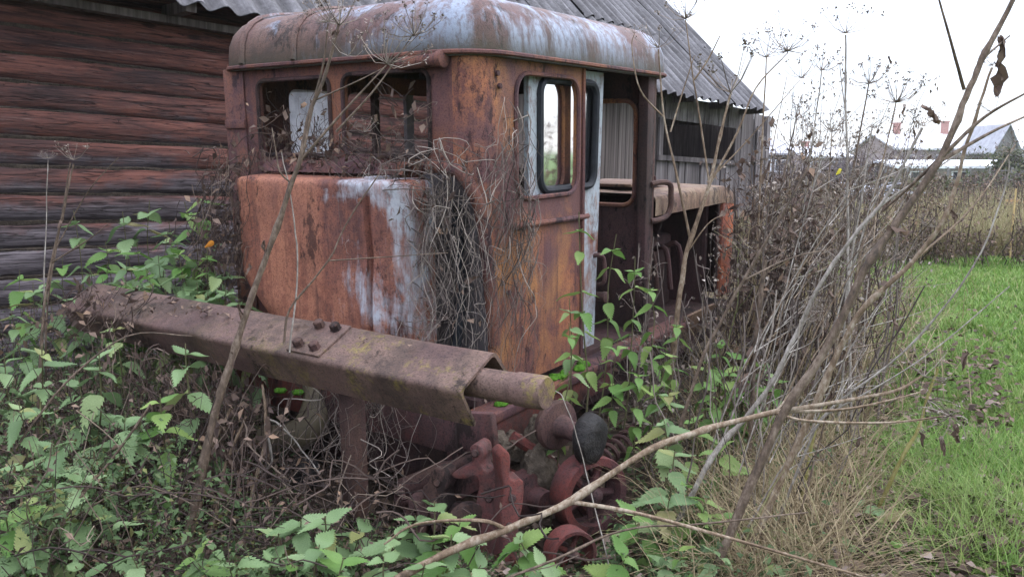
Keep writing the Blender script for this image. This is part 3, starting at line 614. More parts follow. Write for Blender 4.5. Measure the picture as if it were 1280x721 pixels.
# recess between hood and corner
tp(MB().box2((-0.62, 0.20, -0.25), (-0.04, 0.24, 0.92)), 'inner_bulkhead', 'dust')
tp(MB().tube(smooth([(-0.2, 0.05, -0.1), (-0.18, 0.1, 0.3), (-0.22, 0.12, 0.75)], 4), 0.03, 8), 'hose', 'rubber')
# running board, frame
tp(MB().box2((-0.06, -0.02, -0.32), (0.10, 2.5, -0.27)), 'running_board', 'cabfront', bevel=0.008)
tp(MB().box2((0.02, -0.02, -0.46), (0.085, 1.3, -0.325)), 'side_skirt', 'red', bevel=0.006)
tp(MB().box2((-1.75, 0.05, -0.56), (0.0, 3.6, -0.30)), 'main_frame', 'dark')
tp(MB().box2((-1.7, -0.34, -0.36), (0.12, -0.28, -0.16)), 'front_crossmember', 'red', bevel=0.01)
tp(MB().box2((-1.6, -0.27, -0.2), (-0.1, 0.0, -0.14)), 'front_deck', 'iron', bevel=0.01)
tp(MB().prism([(0, 0), (0.24, 0.02), (0.26, -0.16), (0.1, -0.22), (0, -0.12)], 0, 0.04, lambda a, b, d: Vector((0.05 + a, -0.30 + a * 0.2 - d, -0.16 + b))), 'corner_bracket', 'red', bevel=0.008)
# rear engine bay
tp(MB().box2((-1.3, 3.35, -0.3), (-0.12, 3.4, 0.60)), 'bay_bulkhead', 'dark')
m = MB(); rows = []
for v_ in lin(2.08, 3.66, 9):
    e = max(0, (v_ - 3.45)) ** 2 * 1.3
    rows.append([Vector((-1.3, v_, 0.5)), Vector((-1.29, v_, 0.66 - e)), Vector((-1.25, v_, 0.69 - e)), Vector((-0.7, v_, 0.70 - e + 0.006 * math.sin(v_ * 9))), Vector((-0.05, v_, 0.688 - e + 0.006 * math.sin(v_ * 7))), Vector((-0.015, v_, 0.678 - e)), Vector((0.0, v_, 0.655 - e)), Vector((0.002 + 0.006 * math.sin(v_ * 11), v_, 0.565 - e * 0.4))])
m.grid(rows); n0 = len(m.v); m.grid([[p - Vector((0, 0, 0.02)) for p in r] for r in rows]); tp(m, 'bay_cover', 'tan', smooth=35)
tp(MB().box2((-0.85, 2.3, 0.722), (-0.3, 2.95, 0.745)), 'hatch', 'tan', bevel=0.006)
tp(MB().tube(smooth([(-0.4, 2.55, 0.75), (-0.38, 2.57, 0.79), (-0.33, 2.75, 0.79), (-0.32, 2.77, 0.75)], 4), 0.008, 6), 'hatch_handle', 'iron')
tp(MB().box2((-0.05, 3.42, -0.25), (0.0, 3.68, 0.56)), 'rear_side_panel', 'orange', bevel=0.012)
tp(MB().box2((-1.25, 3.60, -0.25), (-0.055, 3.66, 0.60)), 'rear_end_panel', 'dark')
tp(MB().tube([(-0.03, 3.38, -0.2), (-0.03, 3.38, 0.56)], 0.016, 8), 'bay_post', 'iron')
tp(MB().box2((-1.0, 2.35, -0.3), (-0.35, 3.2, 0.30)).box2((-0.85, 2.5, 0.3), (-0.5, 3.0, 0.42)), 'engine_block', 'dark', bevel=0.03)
for k in range(3): tp(MB().tube(smooth([(-0.34, 2.5 + 0.25 * k, 0.2), (-0.22, 2.52 + 0.25 * k, 0.22), (-0.18, 2.55 + 0.25 * k, -0.1)], 4), 0.022, 8), 'engine_pipe', 'iron')
tp(MB().box((0.06, 2.75, -0.33), (0.02, 0.6, 0.22), Matrix.Rotation(R(18), 3, 'Y')), 'step_plate', 'tan', bevel=0.004)
# running gear at the near corner: roller, wheels, track links, spring
A = pl(694, 530, 3.95); ax = Vector((1, -0.30, 0.0)).normalized()
rl = MB().lathe(A, ax, [(-0.05, 0.05), (-0.02, 0.115), (0.012, 0.125), (0.03, 0.115), (0.045, 0.06), (0.10, 0.045), (0.25, 0.05)], 28)
rl = tp(rl, 'track_roller', 'iron')
m = MB(); rows = []
for t, r in ((0.19, 0.04), (0.19, 0.10), (0.205, 0.113), (0.225, 0.116), (0.255, 0.114), (0.28, 0.106), (0.292, 0.085), (0.298, 0.055), (0.292, 0.03), (0.296, 0.0)):
    rows.append([A + ax * t + (Vector((0, 1, 0)) * math.cos(a) + Vector((0, 0, 1)) * math.sin(a)) * r * (1 + 0.07 * mn.noise(Vector((math.cos(a) * 2, math.sin(a) * 2, t * 9))) + 0.06 * mn.noise(Vector((math.cos(a) * 6, math.sin(a) * 6, t * 30)))) for a in [2 * math.pi * k / 28 for k in range(28)]])
m.grid(rows, close=True); tp(m, 'roller_tyre', 'tar', rl)
def wheel(c, ax, r, w_, mat, name, spokes=5, rim=0.22):
    c = Vector(c); ax = Vector(ax).normalized(); a = ax.orthogonal().normalized(); b = ax.cross(a)
    ri = r * (1 - rim); m = MB(); n = 32; rows = []
    for t, q in ((0, ri), (0, r * 0.97), (0.008, r), (w_ - 0.008, r), (w_, r * 0.97), (w_, ri), (0, ri)):
        rows.append([c + ax * t + (a * math.cos(k) + b * math.sin(k)) * q for k in [2 * math.pi * i / n for i in range(n)]])
    m.grid(rows, close=True); o = tp(m, name, mat)
    h = MB(); h.lathe(c - ax * 0.01, ax, [(0, r * 0.22), (w_ * 0.6, r * 0.24), (w_ + 0.02, r * 0.18), (w_ + 0.03, r * 0.1)], 16); tp(h, 'hub', 'iron', o)
    for k in range(spokes):
        an = 2 * math.pi * k / spokes + 0.3; d = a * math.cos(an) + b * math.sin(an)
        s2 = MB(); s2.tube([c + ax * w_ * 0.5 + d * r * 0.15, c + ax * w_ * 0.5 + d * ri * 1.02], [r * 0.12, r * 0.10], 8); tp(s2, 'spoke', mat, o)
    return o
wheel(pl(726, 610, 3.88), (1, -0.45, 0.05), 0.185, 0.12, 'darkred', 'idler_wheel', 5)
wheel(pl(706, 684, 3.52), (0.9, -0.6, 0.12), 0.105, 0.10, 'darkred', 'road_wheel', 4, 0.16)
# coil spring
c0 = pl(728, 588, 4.0); c1 = pl(800, 540, 4.3); hel = []; axs = (c1 - c0).normalized(); a = axs.orthogonal().normalized(); b = axs.cross(a)
for k in range(9 * 12):
    an = 2 * math.pi * k / 12; hel.append(c0.lerp(c1, k / 107) + (a * math.cos(an) + b * math.sin(an)) * 0.05)
tp(MB().tube(hel, 0.012, 6), 'coil_spring', 'iron')
tp(MB().lathe(pl(768, 648, 3.95), (1, -0.5, 0.1), [(-0.1, 0.07), (0.0, 0.08), (0.02, 0.12), (0.05, 0.12), (0.06, 0.06)], 20), 'wheel_hub', 'iron')
tp(MB().lathe(pl(580, 650, 3.66), (1, -0.5, 0.0), [(-0.08, 0.06), (0.0, 0.07), (0.02, 0.10), (0.06, 0.10), (0.075, 0.05)], 18), 'sprocket_hub', 'iron')
# cast track pieces with hooked ends, standing behind the nettles
def casting(poly, d, th, mat, name='track_link', yaw=0.0, pins=()):
    """outline traced at its own distance, with real thickness away from the viewer"""
    P = [at(500 + x / 2.567, 440 + y / 2.567, d) for x, y in poly]; P = smooth(P + P[:1], 3)[:-1]
    c = sum(P, Vector()) / len(P); dr = Vector((math.sin(R(yaw)), math.cos(R(yaw)), 0)); k = len(P)
    P = [q + dr * ((q.x - c.x) * math.tan(R(-yaw)) * 0.5) for q in P]
    m = MB(); m.add([WL_(q) for q in P] + [WL_(q + dr * th) for q in P], [tuple(range(k - 1, -1, -1)), tuple(range(k, 2 * k))] + [(a, (a + 1) % k, k + (a + 1) % k, k + a) for a in range(k)])
    o = tp(m, name, mat, bevel=0.008, smooth=55)
    for x, y in pins:
        q = WL_(at(500 + x / 2.567, 440 + y / 2.567, d - 0.02)); tp(MB().lathe(q, WL_(at(640, 500, 9)) - WL_(at(640, 500, 8)), [(0, 0.0), (0.0, 0.014), (0.012, 0.018), (0.05, 0.018)], 10), 'link_pin', 'iron', o)
    return o
casting([(215, 312), (235, 296), (258, 304), (266, 330), (258, 360), (276, 384), (300, 372), (318, 345), (332, 352), (330, 395), (322, 430), (330, 480), (330, 600), (320, 700), (262, 700), (252, 560), (240, 480), (252, 430), (240, 402), (200, 412), (165, 414), (152, 398), (200, 372), (226, 350)], 3.62, 0.10, 'red', yaw=25, pins=[(285, 470), (240, 325)])
casting([(316, 332), (338, 316), (354, 334), (352, 396), (366, 412), (394, 412), (402, 440), (397, 500), (386, 545), (380, 620), (368, 735), (322, 735), (330, 620), (322, 520), (330, 440), (322, 385)], 3.50, 0.11, 'red', yaw=-20, pins=[(360, 470), (352, 560)])
casting([(95, 382), (120, 370), (152, 384), (158, 420), (142, 452), (152, 500), (132, 570), (96, 570), (88, 505), (70, 470), (62, 440), (84, 420)], 3.66, 0.09, 'iron', yaw=30, pins=[(118, 420)])
casting([(20, 470), (50, 455), (85, 470), (95, 520), (80, 590), (50, 640), (25, 620), (45, 560), (50, 510), (25, 505)], 3.70, 0.07, 'iron', yaw=20)
for (x, y, d, rx, ry) in ((513, 636, 3.78, 0.055, 0.03), (540, 654, 3.74, 0.05, 0.035), (500, 622, 3.86, 0.04, 0.03)):
    c = pl(x, y, d); e1 = Vector((0.85, -0.4, 0.2)).normalized(); e2 = Vector((-0.1, 0.2, 0.97)); P = [c + e1 * rx * math.cos(a) + e2 * ry * math.sin(a) for a in [2 * math.pi * k / 18 for k in range(19)]]
    tp(MB().tube(P, 0.014, 8, cap=False), 'chain_ring', 'iron')
tp(MB().tube(smooth([pl(505, 612, 3.95), pl(545, 596, 3.9), pl(590, 575, 3.84), pl(612, 565, 3.82)], 4), [0.06] * 6 + [0.045] * 7, 12), 'track_shaft', 'iron')
tp(MB().box2((-1.1, -0.20, -0.62), (0.1, -0.15, -0.34)), 'belly_plate', 'dark', bevel=0.006)
def lump(c, size, name, mat, seed, parent=None, n=20):
    m = MB(); rows = []
    for i in range(n + 1):
        ph = math.pi * i / n; rows.append([Vector(c) + Vector((math.sin(ph) * math.cos(t) * size[0], math.sin(ph) * math.sin(t) * size[1], math.cos(ph) * size[2])) * (1 + 0.28 * mn.noise(Vector((math.sin(ph) * math.cos(t) * 1.8 + seed, math.sin(ph) * math.sin(t) * 1.8, math.cos(ph) * 1.8))) + 0.16 * mn.noise(Vector((math.sin(ph) * math.cos(t) * 4.5, math.sin(ph) * math.sin(t) * 4.5, math.cos(ph) * 4.5 + seed))) + 0.10 * mn.noise(Vector((math.sin(ph) * math.cos(t) * 11, math.sin(ph) * math.sin(t) * 11, math.cos(ph) * 11 + seed)))) for t in [2 * math.pi * k / 28 for k in range(28)]])
    m.grid(rows, close=True); return tp(m, name, mat, parent, smooth=70)
lump(pl(672, 592, 4.02), (0.085, 0.085, 0.13), 'mud_lump', 'mud', 1.0)
lump(pl(640, 560, 4.22), (0.10, 0.10, 0.08), 'mud_lump', 'mud', 5.0)
lump(pl(545, 606, 4.05), (0.12, 0.11, 0.07), 'mud_lump', 'mud', 9.0); lump(pl(668, 560, 4.08), (0.05, 0.06, 0.16), 'mud_lump', 'mud', 6.0); lump(pl(610, 552, 4.1), (0.13, 0.1, 0.05), 'mud_lump', 'mud', 12.0); 
tp(MB().lathe(pl(600, 590, 4.25), (1, -0.25, 0), [(-0.3, 0.09), (0.0, 0.10), (0.02, 0.13), (0.06, 0.13), (0.08, 0.085), (0.30, 0.08), (0.32, 0.12), (0.40, 0.12), (0.42, 0.06), (0.5, 0.06)], 24), 'axle_housing', 'darkred')
for k in range(8):
    a = 2 * math.pi * k / 8; q = pl(600, 590, 4.25) + Vector((0.06, 0.1 * math.cos(a) - 0.015, 0.1 * math.sin(a))); tp(MB().lathe(q, (1, -0.25, 0), [(0, 0.012), (0.018, 0.012)], 6), 'flange_bolt', 'iron', smooth=0)
tp(MB().box2((0.03, -0.30, -0.46), (0.12, -0.02, -0.33)).box2((0.085, -0.33, -0.60), (0.12, -0.05, -0.30)), 'frame_end', 'red', bevel=0.01)
tp(MB().tube(smooth([pl(640, 545, 4.0), pl(690, 580, 4.05), pl(735, 640, 4.1), pl(770, 660, 4.2)], 4), 0.03, 8), 'track_rod', 'darkred')
lump(pl(725, 655, 4.2), (0.17, 0.12, 0.13), 'gearcase', 'iron', 3.0)
# greasy casting and pipes low on the left
e = [pl(330, 548, 4.35), pl(360, 548, 4.3), pl(385, 535, 4.3), pl(398, 505, 4.35), pl(398, 480, 4.4)]
tp(MB().tube(smooth(e, 5), [0.075] * 6 + [0.085] * 15, 12), 'exhaust_elbow', 'oily')
tp(MB().lathe(pl(384, 590, 4.2), (0.3, -1, 0.1), [(0, 0.09), (0.03, 0.09), (0.05, 0.05), (0.09, 0.045), (0.09, 0.02)], 16), 'pulley', 'tar')
tp(MB().lathe(pl(340, 630, 4.3), (1, -0.2, 0), [(0, 0.12), (0.35, 0.12)], 18), 'dark_drum', 'tar')
pv = []
for k in range(9): pv.append(pl(215 + k * 18, 585 + 55 * math.sin(k / 8 * 1.5) + 10 * (k / 8), 4.0))
m = MB(); m.grid([[p + Vector((0, 0, 0)) for p in pv], [p + Vector((0, 0.25, 0.02)) for p in pv]]); tp(m, 'track_guard', 'iron')
# moss along the cab foot
for i in range(16):
    f = i / 15; lump((0.035 + rnd.uniform(-0.03, 0.03), 0.12 + f * 0.9 + rnd.uniform(-0.05, 0.05), -0.262), (rnd.uniform(0.02, 0.045), rnd.uniform(0.025, 0.05), rnd.uniform(0.012, 0.026)), 'moss_tuft', 'moss', i * 2.2, n=6)
for (px, py) in ((350, 488), (372, 490), (395, 492)): lump(pl(px, py, 4.32), (0.035, 0.03, 0.014), 'moss_tuft', 'moss', px, n=6)

# ------------------------------------------------------------------ the bent steel beam with an axle, lying across the tractor
beam = empty('steel_beam', (0, 0, 0), 'heavy brown bent-plate steel beam with a round axle stub across the tractor nose', 'steel beam')
beam.matrix_world = TM
AA, BB, CC, DD = Vector((-0.69, 0.29)), Vector((-0.915, 0.185)), Vector((-0.825, 0.025)), Vector((-0.605, 0.185))
def sect(off):
    """outline of the folded plate, rounded folds; off moves inwards"""
    P = [CC, BB, AA, DD]; out = []
    for i in range(1, 3):
        p, a, b = P[i], (P[i - 1] - P[i]).normalized(), (P[i + 1] - P[i]).normalized(); r = 0.028
        for k in range(6):
            t = k / 5; out.append((p + a * r) * (1 - t) ** 2 + p * 2 * t * (1 - t) + (p + b * r) * t * t)
    out = [P[0].copy()] + out + [P[3].copy()]; c = Vector((-0.755, 0.14))
    return [q + (c - q).normalized() * off for q in out]
o0, o1 = sect(0), sect(0.016); us = lin(-2.2, 0.60, 30); m = MB()
prof2 = o0 + o1[::-1]
m.grid([[Vector((u_ + (0.0 if 0 < i < 29 else 0), q.x, q.y + 0.004 * mn.noise(Vector((u_ * 2, q.x * 3, 0))))) for q in prof2] for i, u_ in enumerate(us)], close=True)
nn = len(prof2)
for base in (0, 29 * nn):
    h = nn // 2; m.f += [(base + k, base + k + 1, base + nn - 2 - k, base + nn - 1 - k) for k in range(h - 1)]
def bp(m, name, mat, parent=None, **k):
    o = m.build(name, M[mat], parent or beam, **k)
    if parent is None: o.location = (0, 0, TH)
    return o
bp(m, 'folded_plate', 'beam', smooth=35)
bc = (-0.765, 0.165)
bp(MB().lathe((0.17, *bc), (1, 0, 0.035), [(0, 0.058), (0.28, 0.058), (0.585, 0.058), (0.588, 0.063), (0.70, 0.063), (0.712, 0.057), (0.713, 0.0)], 28), 'axle_bar', 'beam', smooth=35)
bp(MB().prism([(CC.x + .015, CC.y + 0.01), (BB.x + .025, BB.y - .005), (AA.x, AA.y - .025), (DD.x - .02, DD.y), (-0.70, 0.07)], 0.40, 0.42, lambda a, b, d: Vector((d, a, b))), 'end_plate', 'beam')
tn = (AA - BB).normalized(); nn_ = Vector((-tn.y, tn.x));
if nn_.y < 0: nn_ = -nn_
tilt = math.atan2(tn.y, tn.x)
rotp = Matrix.Rotation(tilt, 3, 'X')
pc = Vector((-0.255, *(BB + (AA - BB) * 0.52 + nn_ * 0.006)))
plate = bp(MB().box(pc, (0.20, 0.215, 0.012), rotp), 'bolted_plate', 'beam', bevel=0.002)
for du in (-0.055, 0.045):
    for f in (-0.068, 0.068):
        c = pc + rotp @ Vector((du, f, 0.006))
        bp(MB().lathe(c, rotp @ Vector((0, 0, 1)), [(0, 0.026), (0.004, 0.026), (0.004, 0.023), (0.028, 0.023), (0.032, 0.018)], 6), 'hex_bolt', 'iron', plate, smooth=20)
bp(MB().box2((-0.20, -0.76, -0.64), (-0.11, -0.68, 0.14)), 'support_post', 'iron', bevel=0.01)

# ------------------------------------------------------------------ vegetation builders
def blades(name, P, Hh, Wd, mat, lean=0.3, bend=0.5, az=None, azs=3.2, kind='stuff', segs=3):
    """grass: one tapering bent blade per point"""
    n = len(P); P = np.asarray(P); Hh = np.asarray(Hh); a = rng.uniform(-azs, azs, n) + (0 if az is None else az)
    d = np.stack([np.cos(a), np.sin(a), np.zeros(n)], 1); side = np.stack([-np.sin(a + rng.uniform(-1, 1, n)), np.cos(a), np.zeros(n)], 1)
    l = np.abs(rng.normal(0, lean, n)) + 0.05; bd = np.abs(rng.normal(bend, bend * 0.5, n)); Vv = []; 
    for k in range(segs + 1):
        t = k / segs; ang = np.clip(l + bd * t, 0, 2.2); 
        if k == 0: c = P.copy()
        else: c = c + (d * np.sin(ang)[:, None] + np.array([0, 0, 1.0]) * np.cos(ang)[:, None]) * (Hh / segs)[:, None]
        wv = (Wd * (1 - t) ** 0.7)[:, None] * side if not np.isscalar(Wd) else Wd * (1 - t) ** 0.7 * side
        if k < segs: Vv += [c - wv, c + wv]
        else: Vv += [c]
    Vv = np.stack(Vv, 1); q = Vv.shape[1]; T = []
    for k in range(segs - 1): T += [(2 * k, 2 * k + 1, 2 * k + 3), (2 * k, 2 * k + 3, 2 * k + 2)]
    T.append((2 * segs - 2, 2 * segs - 1, 2 * segs)); T = np.array(T)
    return npmesh(name, Vv.reshape(-1, 3), (T[None] + (np.arange(n) * q)[:, None, None]).reshape(-1, 3), mat, kind)
def gzv(P): return np.array([gz(x, y) for x, y in P])
def leaflets(name, C, size, mat, flat=0.5, kind='stuff', aspect=0.5, parent=None):
    """small two-fold leaves, one per point"""
    n = len(C); a = rng.uniform(0, 6.28, n); tl = rng.normal(0, flat, n); rl = rng.normal(0, flat, n)
    d = np.stack([np.cos(a) * np.cos(tl), np.sin(a) * np.cos(tl), np.sin(tl)], 1); s0 = np.stack([-np.sin(a) * np.cos(rl), np.cos(a) * np.cos(rl), np.sin(rl)], 1)
    up = np.cross(d, s0); L = np.asarray(size)[:, None]; wd = L * aspect * 0.5
    V = np.stack([C, C + d * L * 0.45 + s0 * wd + up * L * 0.10, C + d * L - up * L * 0.12, C + d * L * 0.45 - s0 * wd + up * L * 0.10, C + d * L * 0.5], 1)
    T = np.array([(0, 1, 4), (1, 2, 4), (2, 3, 4), (3, 0, 4)])
    return npmesh(name, V.reshape(-1, 3), (T[None] + (np.arange(n) * 5)[:, None, None]).reshape(-1, 3), mat, kind, parent)
def stalks(paths, rads, sides=4):
    m = MB()
    for p, r in zip(paths, rads): m.tube(p, r, sides, cap=False)
    return m
def ragged_leaf(k, L=1.0, serr=9):
    """ovate leaf with toothed edge, folded on the midrib and drooping at the tip"""
    m = MB(); mid = []; le = []; ri = []
    n = serr
    for i in range(n + 1):
        t = i / n; wd = 0.27 * math.sin(math.pi * min(1, t ** 0.60)) ** 1.0 * (1 - 0.30 * t) * L
        z = -0.25 * t * t * L + 0.05 * math.sin(t * 6 + k) * L; y = t * L
        mid.append(Vector((0, y, z))); tooth = 0.045 * L
        le.append(Vector((-wd, y + 0.03 * L, z + wd * 0.35))); ri.append(Vector((wd, y + 0.03 * L, z + wd * 0.35)))
    V = mid + le + ri; N = n + 1; Fc = []
    for i in range(n):
        Fc += [(i, i + 1, N + i + 1, N + i), (i, 2 * N + i, 2 * N + i + 1, i + 1)]
    m.add(V, Fc)
    for side, sg in ((le, -1), (ri, 1)):
        for i in range(1, n):
            a, b = side[i], side[i + 1]; wv = abs(a.x)
            tip = a.lerp(b, 0.8) + Vector((sg * 0.062 * L, 0.045 * L, -0.01 * L)); m.add([a, b, tip], [(0, 1, 2)])
    return m.mesh('leaf', smooth=80, norm=False)
LEAF = []; LEAFF = []
for k in range(4):
    a = ragged_leaf(k); a.materials.append(M['nettle']); LEAF.append(a); b = a.copy(); b.materials.clear(); b.materials.append(M['nettlefresh']); LEAFF.append(b)
def nettle_proto(h, pairs, size, seed):
    r = random.Random(seed); P = []; x = y = 0.0
    for i in range(6):
        P.append(Vector((x, y, h * i / 5))); x += r.uniform(-0.05, 0.05) * h * 0.5; y += r.uniform(-0.05, 0.05) * h * 0.5
    sp = smooth(P, 3); st = MB().tube(sp, lin(0.005, 0.002, len(sp)), 5).mesh('stem'); st.materials.append(M['nstem'])
    L = []
    for j in range(pairs):
        f = max(0.12, 1 - (0.012 + 0.05 * j ** 1.35) / h); k = f * (len(sp) - 1); p = sp[min(int(k), len(sp) - 1)]
        base = (j % 2) * math.pi / 2 + r.uniform(-0.25, 0.25)
        sz = size * 1.12 * (0.5 + 0.6 * min(1, (j + 0.6) / 2.2)) * r.uniform(0.8, 1.15)
        for q in (0, math.pi):
            if j > 2 and r.random() < 0.15: continue
            L.append((p.copy(), (r.uniform(-0.45, 0.25) - 0.10 * j + 0.45 * (j == 0), r.uniform(-0.3, 0.3), base + q + r.uniform(-0.2, 0.2)), sz))
    return st, L
PROTO = {'tall': [nettle_proto(1.15, 7, 0.120, s) for s in range(3)], 'mid': [nettle_proto(0.62, 6, 0.125, s + 10) for s in range(4)], 'low': [nettle_proto(0.32, 5, 0.125, s + 20) for s in range(4)]}
def nettle(x, y, kind, sc, label, group, fresh=0.0, tilt=0.15, top=None, lsz=1.0):
    """a nettle with every leaf its own part"""
    st, L = rnd.choice(PROTO[kind]); z = gz(x, y)
    o = empty('nettle', (x, y, z - 0.01), label, 'nettle', group)
    if top is not None:
        v_ = Vector(top) - Vector((x, y, z)); q = v_.to_track_quat('Z', 'Y'); sc = v_.length / {'tall': 1.15, 'mid': 0.62, 'low': 0.32}[kind]
        o.rotation_euler = (q.to_matrix() @ Matrix.Rotation(rnd.uniform(0, 6.28), 3, 'Z')).to_euler()
    else: o.rotation_euler = (rnd.uniform(-tilt, tilt), rnd.uniform(-tilt, tilt), rnd.uniform(0, 6.28))
    o.scale = (sc,) * 3
    obj('stem', st, None, o); pool = LEAFF if rnd.random() < fresh else LEAF
    ls = (1 / sc) ** 0.75 * lsz
    for p, ro, s2 in L: obj('leaf', rnd.choice(pool), None, o, p, ro, s2 * ls * rnd.uniform(0.85, 1.15))
    return o
# umbels: bowl of rays, each tipped with a little spray of seeds
def umbel_mesh(k, rays=24, up=0.55):
    r = random.Random(100 + k); m = MB(); keep = r.uniform(0.6, 1.0); skew = Vector((r.uniform(-.25, .25), r.uniform(-.25, .25), 0))
    def pt(a, e): return Vector((math.cos(a) * math.sin(e), math.sin(a) * math.sin(e), math.cos(e)))
    for i in range(rays):
        if r.random() > keep: continue
        a = i * 2.399963 + r.uniform(-0.4, 0.4); f = math.sqrt((i + 0.5) / rays); e = f * (1.25 + 0.3 * up) + r.uniform(-.1, .1); d = (pt(a, e) + skew).normalized(); ln = r.uniform(0.62, 1.08)
        e2 = d * ln + Vector((0, 0, 0.22 * f * f)); midp = d * ln * 0.5 + Vector((r.uniform(-.04, .04), r.uniform(-.04, .04), -0.04))
        m.tube([Vector((0, 0, 0)), midp, e2], [0.016, 0.012, 0.009], 3, cap=False)
        for j in range(r.randint(5, 15)):
            d2 = (pt(r.uniform(0, 6.28), r.uniform(0, 1.3)) + d * 0.5).normalized(); q = e2 + d2 * r.uniform(0.08, 0.24)
            m.add([e2 + Vector((0.006, 0, 0)), e2 - Vector((0.006, 0, 0)), q], [(0, 1, 2)])
            if r.random() < 0.7:
                s = r.uniform(0.025, 0.06); c = q; x = Vector((r.uniform(-1, 1), r.uniform(-1, 1), r.uniform(-1, 1))).normalized() * s; y = x.orthogonal().normalized() * s * 0.7
                m.add([c - x, c + y, c + x, c - y], [(0, 1, 2, 3)])
    me = m.mesh('umbel', smooth=0, norm=False); me.materials.append(M['seed']); return me
UMB = [umbel_mesh(k, 13 + 4 * (k % 4), 0.2 + 0.25 * (k % 4)) for k in range(9)]
def crumpled(k):
    r = random.Random(300 + k); m = MB(); rows = []
    for i in range(7):
        t = i / 6; wd = 0.17 * math.sin(math.pi * (0.08 + 0.9 * t)) * r.uniform(0.6, 1.3); rows.append([Vector((wd * (j - 2) / 2 + r.uniform(-0.04, 0.04) + 0.08 * math.sin(t * 5 + k), 0.13 * math.sin(j * 1.9 + i) + r.uniform(-0.05, 0.05), -t + r.uniform(-0.04, 0.04))) for j in range(5)])
    m.grid(rows); me = m.mesh('withered_leaf', smooth=60, norm=False); me.materials.append(M['deadleaf']); return me
CRUM = [crumpled(k) for k in range(4)]
def px(*pts): return [at(*p) for p in pts]
def hogweed(label, pts, r0, r1, mat='hog', branches=(), umbels=(), leaves=(), group=None, cat='dead plant', name='dead_hogweed', foot=True):
    """dry stalk through measured points; umbels (px, py, distance, radius in px, tilt x, tilt y)"""
    P = px(*pts)
    if foot and P[0].z > 0.06: g = P[0] + (P[0] - P[1]).normalized() * 0.25; g = Vector((g.x, g.y, 0)); P = [Vector((g.x, g.y, gz(g.x, g.y) - 0.02))] + P
    b = P[0].copy(); o = empty(name, b, label, cat, group); ph_ = rnd.uniform(0, 50)
    sp = smooth(P, 5); rad = [q * (1 + 0.16 * mn.noise(Vector((k * 0.9, ph_, 0)))) for k, q in enumerate(lin(r0, r1, len(sp)))]
    sp = [q + Vector((mn.noise(Vector((k * 0.45, ph_, 1))), mn.noise(Vector((k * 0.45, ph_, 5))), 0)) * 0.006 if 0 < k < len(sp) - 1 else q for k, q in enumerate(sp)]
    for i in range(7, len(sp), 9): rad[i] *= 1.28
    m = MB().tube([p - b for p in sp], rad, 9, jit=0.10); obj('stem', m.mesh('stem', smooth=60), M[mat], o)
    for br in branches:
        ra, rb = br[0]; Q = smooth(px(*br[1:]), 5)
        obj('branch', MB().tube([p - b for p in Q], lin(ra, rb, len(Q)), 6, jit=0.05).mesh('branch', smooth=60), M[mat], o)
    for (x, y, d, rp, tx, ty) in umbels:
        obj('umbel', rnd.choice(UMB), None, o, at(x, y, d) - b, (R(tx), R(ty), rnd.uniform(0, 6.28)), rp * d / F)
    for (x, y, d, ln, tx) in leaves:
        obj('withered_leaf', rnd.choice(CRUM), None, o, at(x, y, d) - b, (R(tx), R(rnd.uniform(-25, 25)), rnd.uniform(0, 6.28)), ln * d / F)
    return o
def strand(p0, p1, wob, n=9, sag=0.0):
    p0, p1 = Vector(p0), Vector(p1); out = []; s = rnd.uniform(0, 100); L = (p1 - p0).length
    for i in range(n + 1):
        t = i / n; k = math.sin(math.pi * min(1, t * 0.9 + 0.1))
        o = Vector((mn.noise(Vector((t * 3.3, s, 0))), mn.noise(Vector((t * 3.3, s, 7))), mn.noise(Vector((t * 3.3, s, 13))))) * wob * k
        out.append(p0.lerp(p1, t) + o + Vector((0, 0, -sag * math.sin(math.pi * t))))
    return smooth(out, 2)
#VEG#
# ------------------------------------------------------------------ lawn, meadow, straw, litter
def lawn_edge(y): return 0.30 * y + 0.42
def scatter(n, f):
    out = []
    while len(out) < n:
        p = f()
        if p is not None: out.append(p)
    return np.array(out)
def in_view(x, y, mg=0.06): return y > 1.5 and abs(x / y) < 0.66 + mg
def f_lawn():
    y = 2.6 + 13.5 * rnd.random() ** 1.6; x = lawn_edge(y) + rnd.expovariate(1 / (0.25 * y + 0.5)) if rnd.random() < 0.35 else rnd.uniform(lawn_edge(y), 0.95 * y + 0.9)
    if not in_view(x, y, 0.42): return None
    k = x - lawn_edge(y) - 0.35 - 0.5 * mn.noise(Vector((x * 1.3, y * 1.3, 3)))
    if k < 0 and rnd.random() < 0.75: return None
    if mn.noise(Vector((x * 2.2, y * 2.2, 8))) < -0.28 and rnd.random() < 0.7: return None
    return (x, y)
P = scatter(125000, f_lawn); dist = np.hypot(P[:, 0], P[:, 1])
tuft = np.array([mn.noise(Vector((x * 1.1, y * 1.1, 21))) for x, y in P])
Hh = (0.055 + 0.05 * rng.random(len(P)) + 0.06 * np.clip(tuft, 0, 1)) * (0.9 + 0.02 * dist)
blades('grass', np.c_[P, gzv(P)], Hh, 0.0022 + 0.0007 * dist, M['lawn'], 0.45, 0.5, segs=2)
def tuftpts(c, r, n): return np.array([(c[0] + rng.normal(0, r), c[1] + rng.normal(0, r)) for _ in range(n)])
TU = [at(1185, 640, 3.75), at(1150, 575, 4.3), at(1235, 560, 4.4), at(1255, 655, 3.6), at(1270, 600, 4.1), at(1205, 690, 3.3)]
P = np.vstack([tuftpts(c, 0.15, 900) for c in TU]); blades('long_grass', np.c_[P, gzv(P)], 0.16 + 0.16 * rng.random(len(P)), 0.0032, M['lawn'], 0.35, 0.9)
